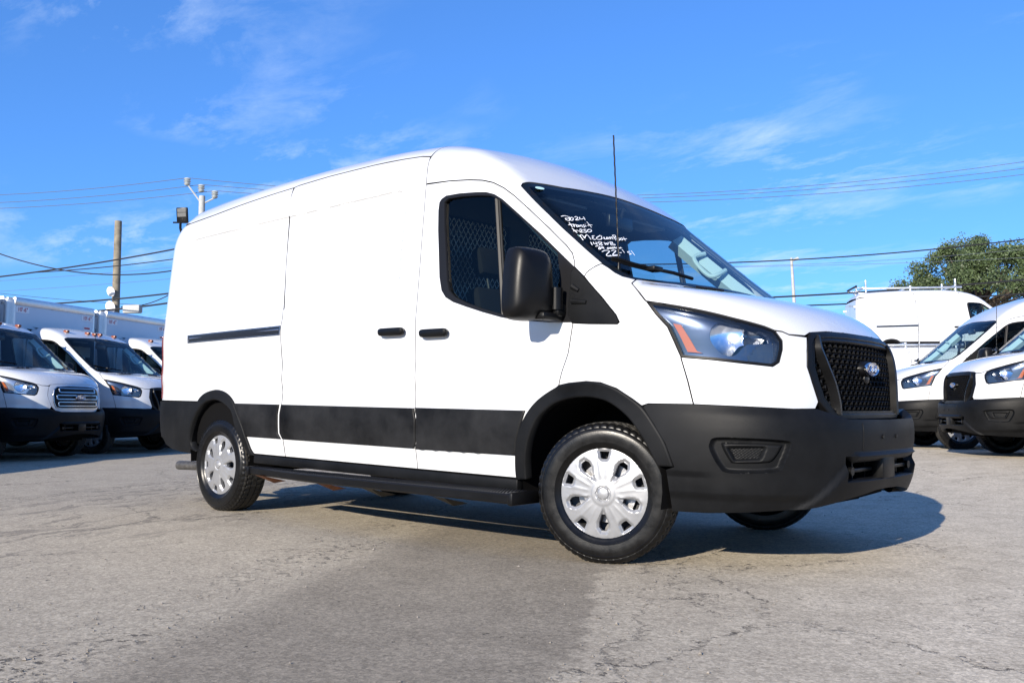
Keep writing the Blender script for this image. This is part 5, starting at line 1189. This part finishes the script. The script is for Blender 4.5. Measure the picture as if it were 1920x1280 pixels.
# ---- poles, lamps, wires
WOOD = mat('weathered_wood', (.20, .175, .13), .9, noise=(5, .35), bump=(25, .8, 6)); CONC = mat('grey_pole', (.36, .37, .36), .8, noise=(8, .15))
PORC = mat('porcelain', (.42, .45, .45), .3); WIRE = mat('wire_black', (.012, .012, .013), .6); WIREP = mat('wire_bare', (.10, .115, .14), .6, spec=.2)
def wooden_pole():
    d = 34.; p = at(213, d); h = hz(410, d); e = empty('utility_pole', (p.x, p.y, 0))
    MB().tube([(0, 0, -.3), (0, 0, h * .5), (0, 0, h)], [.17, .145, .128], 14).build('shaft', WOOD, e)
    for py, r in ((548, .19), (577, .23)):
        k = at(200, d - .4) - p; m = MB(); m.lathe([(0, 0), (.02, r * .6), (.07, r), (.08, r), (.05, .2 * r), (.05, 0)], 18, 'y'); o = m.build('dish', LABELW, e); o.location = (k.x, k.y, hz(py, d)); o.rotation_euler = (R(15), 0, R(20))
    MB().tube([(0, -.0, hz(585, d)), (-.3, -.3, hz(585, d))], .03, 6).build('bracket', CONC, e)
    tag(e, 'bare wooden utility pole with white dishes behind the box trucks', 'utility pole')
wooden_pole()
D2 = 45.
def insulator_pole():
    p = at(371, D2); h = hz(362, D2); e = empty('utility_pole', (p.x, p.y, 0))
    MB().tube([(0, 0, -.3), (0, 0, h)], [.22, .15], 14).build('shaft', CONC, e)
    tips = []
    for px, py, dz in ((342, 333, 0), (369, 346, 0), (395, 358, 0)):
        q = at(px, D2) - p; z = hz(py, D2); m = MB(); m.lathe([(-.22, .10), (-.14, .17), (-.10, .09), (-.02, .19), (.03, .10), (.08, .18), (.14, .13), (.18, .0)], 14, 'z'); o = m.build('insulator', PORC, e); o.location = (q.x, q.y, z)
        tips.append((p.x + q.x, p.y + q.y, z + .16))
        if px != 369: MB().tube([(0, 0, hz(378, D2)), (q.x, q.y, z - .15 if px < 369 else z - .2)], .04, 6).build('bracket_arm', CONC, e)
    tag(e, 'grey utility pole topped with three insulators behind the van roof', 'utility pole'); return tips
tips = insulator_pole()
def catenary(a, b, sag, n=28): return [(a[0] + (b[0] - a[0]) * t, a[1] + (b[1] - a[1]) * t, a[2] + (b[2] - a[2]) * t - sag * 4 * t * (1 - t)) for t in np.linspace(0, 1, n)]
def wire(pts, r, m, label): return tag(MB().tube(pts, r, 6).build('overhead_wire', m), label, 'wire', 'overhead wires')
def P3(px, py, d): q = at(px, d); return (q.x, q.y, hz(py, d))
names = ('top', 'middle', 'lowest')
for i, (tp, l, r) in enumerate(zip(tips, (358, 373, 384), (296, 309, 321))):
    wire([P3(-1500, l + 40, 60)] + catenary(P3(-60, l + 3, 50), tp, .15), .016, WIREP, f'{names[i]} bare wire running left from the insulator pole')
    wire(catenary(tp, P3(1960, r - 2, 44), [1.35, 1.15, 1.05][i]) + [P3(2600, r - 52, 43), P3(3600, r - 90, 43)], .016, WIREP, f'{names[i]} bare wire crossing the sky right of the van roof')
W_ = [((-40, 461, 30), (430, 478, 30), .75, .035, WIRE, 'thick black cable sagging across the wooden pole'),
      ((-40, 520, 32), (430, 441, 32), .12, .045, WIRE, 'thick black cable rising to the right past the wooden pole'),
      ((60, 508, 32), (430, 466, 32), .1, .03, WIRE, 'black cable just below the rising thick cable'),
      ((-40, 526, 38), (420, 489, 38), .05, .012, WIREP, 'upper pale thin wire behind the wooden pole'),
      ((-40, 546, 38), (420, 511, 38), .05, .012, WIREP, 'lower pale thin wire behind the wooden pole'),
      ((-40, 544, 36), (260, 570, 36), .05, .015, WIRE, 'thin dark wire just above the box truck roofs'),
      ((60, 569, 33), (430, 532, 33), .1, .05, WIRE, 'thick dark cable passing behind the dishes'),
      ((140, 584, 33), (430, 546, 33), .1, .055, WIRE, 'lowest thick dark cable above the box trucks'),
      ((223, 574, 33.5), (430, 440, 33.5), .7, .03, WIRE, 'dark cable climbing steeply right of the wooden pole'),
      ((1000, 492, 32), (1960, 443, 32), .35, .04, WIRE, 'thick dark cable crossing over the tree on the right'),
      ((1000, 496, 38), (1960, 463, 38), .35, .013, WIREP, 'upper thin pale wire under the thick cable on the right'),
      ((1000, 497, 38), (1960, 480, 38), .2, .013, WIREP, 'lower thin pale wire under the thick cable on the right'),
      ((1300, 563, 36), (1960, 521, 36), .1, .06, WIRE, 'thick black cable passing behind the ladder rack'),
      ((1300, 578, 36), (1960, 548, 36), .1, .05, WIRE, 'black cable low behind the raised van')]
HUB = 620      # a pole behind the van where the cables meet
for a, b, sag, r, m, lab in W_:
    pts = catenary(P3(*a), P3(*b), sag)
    if b[0] < 500:
        y = b[1] + (8 if b[1] > 500 else 24); pts = [P3(-1200, a[1] - 30, a[2])] * (a[0] < 0) + pts + ([P3(HUB, y, 34)] if b[0] > 300 else [])
    else: pts = [P3(HUB, a[1] - 8, 34)] + pts + [P3(3300, b[1] - 90, b[2])]
    wire(pts, r * .62, m, lab)
def hub_pole():
    p = at(HUB, 34.3); e = empty('utility_pole', (p.x, p.y, 0)); h = hz(415, 34.3)
    MB().tube([(0, 0, -.3), (0, 0, h)], [.19, .15], 14).build('shaft', WOOD, e)
    for py in (450, 490, 530): MB().tube([(-.25, -.2, hz(py, 34.3)), (.25, .2, hz(py, 34.3))], .05, 8).build('clamp_arm', CONC, e)
    tag(e, 'wooden cable pole standing hidden behind the front van', 'utility pole')
hub_pole()
def cable_box():
    d = 32.6; p = at(245, d); o = MB().bbox((-.34, -.12, -.15), (.34, .12, .15), .05).build('cable_box', CONC); o.location = (p.x, p.y, hz(578, d)); o.rotation_euler = (0, 0, R(30))
    tag(o, 'grey splice box hanging on the cables right of the wooden pole', 'cable box')
cable_box()
def flood():
    d = 24.; p = at(337, d); e = empty('flood_light', (p.x, p.y, 0)); zb = hz(413, d)
    MB().tube([(0, 0, -.2), (0, 0, zb - .55)], .06, 10).build('mast', CONC, e)
    q = at(331, d) - p; MB().tube([(0, 0, zb - .6), (q.x * .2, q.y * .2, zb - .38), (q.x, q.y, zb - .15), (q.x, q.y, zb)], .035, 8).build('goose_neck', BLACK2, e)
    a = at(317, d) - p; b = at(347, d) - p; MB().tube([(a.x, a.y, zb), (b.x, b.y, zb)], .022, 8).build('cross_bar', BLACK2, e)
    c = at(334, d) - p; Mh = Matrix.Translation((c.x, c.y, zb + .20)) @ Matrix.Rotation(math.atan2(-FW[1], -FW[0]) - R(8), 4, 'Z') @ Matrix.Rotation(R(8), 4, 'Y')
    MB().bbox((-.05, -.155, -.18), (.03, .155, .20), .02, Mh).build('housing', BLACK2, e)
    LED = mat('led_panel', (.10, .10, .095), .35, noise=(60, .2))
    for z0, z1 in ((-.045, .06), (.075, .17)): MB().box((.031, -.12, z0), (.034, .12, z1), Mh).build('led_panel', LED, e)
    tag(e, 'black flood light on a bent arm above the rear corner of the van', 'flood light')
flood()
def street_lamp():
    d = 48.; p = at(1497, d); e = empty('street_lamp', (p.x, p.y, 0)); h = hz(482, d); q = at(1489, d) - p
    MB().tube([(0, 0, 0), (q.x * .4, q.y * .4, h * .6), (q.x, q.y, h)], [.13, .10, .07], 10).build('pole', CONC, e)
    r = at(1502, d) - p; MB().tube([(q.x, q.y, h - .15), (r.x, r.y, h - .02)], [.05, .09], 8).build('lamp_head', CONC, e)
    tag(e, 'slender grey street lamp standing beyond the hood of the front van', 'street lamp')
street_lamp()
def tree(px, d, py_top, half_w_px, py_low, label, seed, leafn=9000, tone=(.062, .092, .034)):
    r = np.random.default_rng(seed); p = at(px, d); H = hz(py_top, d); Wd = half_w_px / 1713 * d; zl = hz(py_low, d)
    e = empty('leafy_tree', (p.x, p.y, 0))
    tr = MB(); tr.tube([(0, 0, -.2), (.1, 0, zl * .5), (.05, .1, zl + (H - zl) * .35)], [.32, .24, .12], 10)
    cl = []
    for k in range(60):
        a = r.uniform(0, 6.283); u_ = r.uniform(0, 1)**.7; rad = Wd * u_ * .98; top = 1 - .62 * u_**2.2
        z = zl + (H - zl) * (.05 + (top - .08) * r.uniform(.1, 1)**.6)
        c = np.array([rad * math.cos(a), rad * math.sin(a), z]); cl.append((c, r.uniform(.10, .22) * min(Wd, (H - zl))))
        tr.tube([(.05, .05, zl + (H - zl) * .1), (c[0] * .5, c[1] * .5, (z + zl) * .5), tuple(c)], [.10, .06, .02], 6)
    tr.build('trunk', mat('bark', (.07, .055, .04), .9, noise=(12, .3)), e)
    cs = np.array([c for c, _ in cl]); rs = np.array([q for _, q in cl]); k = r.integers(0, len(cl), leafn)
    dv = r.normal(size=(leafn, 3)); dv /= np.linalg.norm(dv, axis=1, keepdims=True); rr = r.uniform(.1, 1.0, leafn)**.5 * r.choice([1., 1., 1., 1.35], leafn)
    P = cs[k] + dv * (rs[k] * rr)[:, None] * [1, 1, .8]
    s = r.uniform(.04, .095, leafn)
    a1 = r.normal(size=(leafn, 3)); a1 /= np.linalg.norm(a1, axis=1, keepdims=True); a2 = np.cross(a1, r.normal(size=(leafn, 3))); a2 /= np.linalg.norm(a2, axis=1, keepdims=True)
    V = np.stack([P - a1 * s[:, None], P + a2 * s[:, None] * .5, P + a1 * s[:, None], P - a2 * s[:, None] * .5], 1).reshape(-1, 3)
    F = [(4 * i, 4 * i + 1, 4 * i + 2, 4 * i + 3) for i in range(leafn)]
    m = mat(f'foliage', tone, .55, noise=(.9, .45)); o = raw('crown', V, F, m, e); o['kind'] = 'stuff'
    tag(e, label, 'tree')
tree(1838, 52, 447, 148, 590, 'large green leafy tree behind the raised van on the right', 4, 60000)
tree(303, 46, 590, 20, 640, 'small green tree top showing between box trucks and front van', 9, 2500)

def grit():
    """loose stones and crumbs lying on the lot, thickest along the worn joint"""
    r = np.random.default_rng(21); V = []; F = []
    oct_ = np.array([(1, 0, 0), (0, 1, 0), (-1, 0, 0), (0, -1, 0), (0, 0, .8), (0, 0, -.5)]); fc = [(0, 1, 4), (1, 2, 4), (2, 3, 4), (3, 0, 4), (1, 0, 5), (2, 1, 5), (3, 2, 5), (0, 3, 5)]
    for k in range(1500):
        if k < 600: uu = r.uniform(-4.2, 3.0); vv = -2.0 + r.normal() * .22
        elif k < 850: uu = r.uniform(-3.5, .2); vv = -.2 + r.normal() * .2
        else: uu = r.uniform(-5, 4); vv = r.uniform(-5.5, 3.5)
        x, y = -.5 * uu + .866 * vv, .866 * uu + .5 * vv
        if (x + 1.9)**2 / 9.5 + y**2 / 1.1 < 1 or math.hypot(x - 2.774, y + 4.783) < 1.0: continue
        s = r.uniform(.0022, .0065) * (1.7 if r.uniform() < .06 else 1); q = oct_ * (s * r.uniform(.6, 1.3, 3)); a = r.uniform(0, 6.28); c, sn = math.cos(a), math.sin(a)
        q = np.stack([q[:, 0] * c - q[:, 1] * sn + x, q[:, 0] * sn + q[:, 1] * c + y, q[:, 2] + s * .35], -1); b = len(V); V += q.tolist(); F += [tuple(b + i for i in t) for t in fc]
    tag(raw('loose_grit', V, F, mat('grit_stone', (.20, .18, .155), .9, noise=(30, .6))), 'loose grit scattered over the asphalt', 'grit', kind='stuff')
grit()
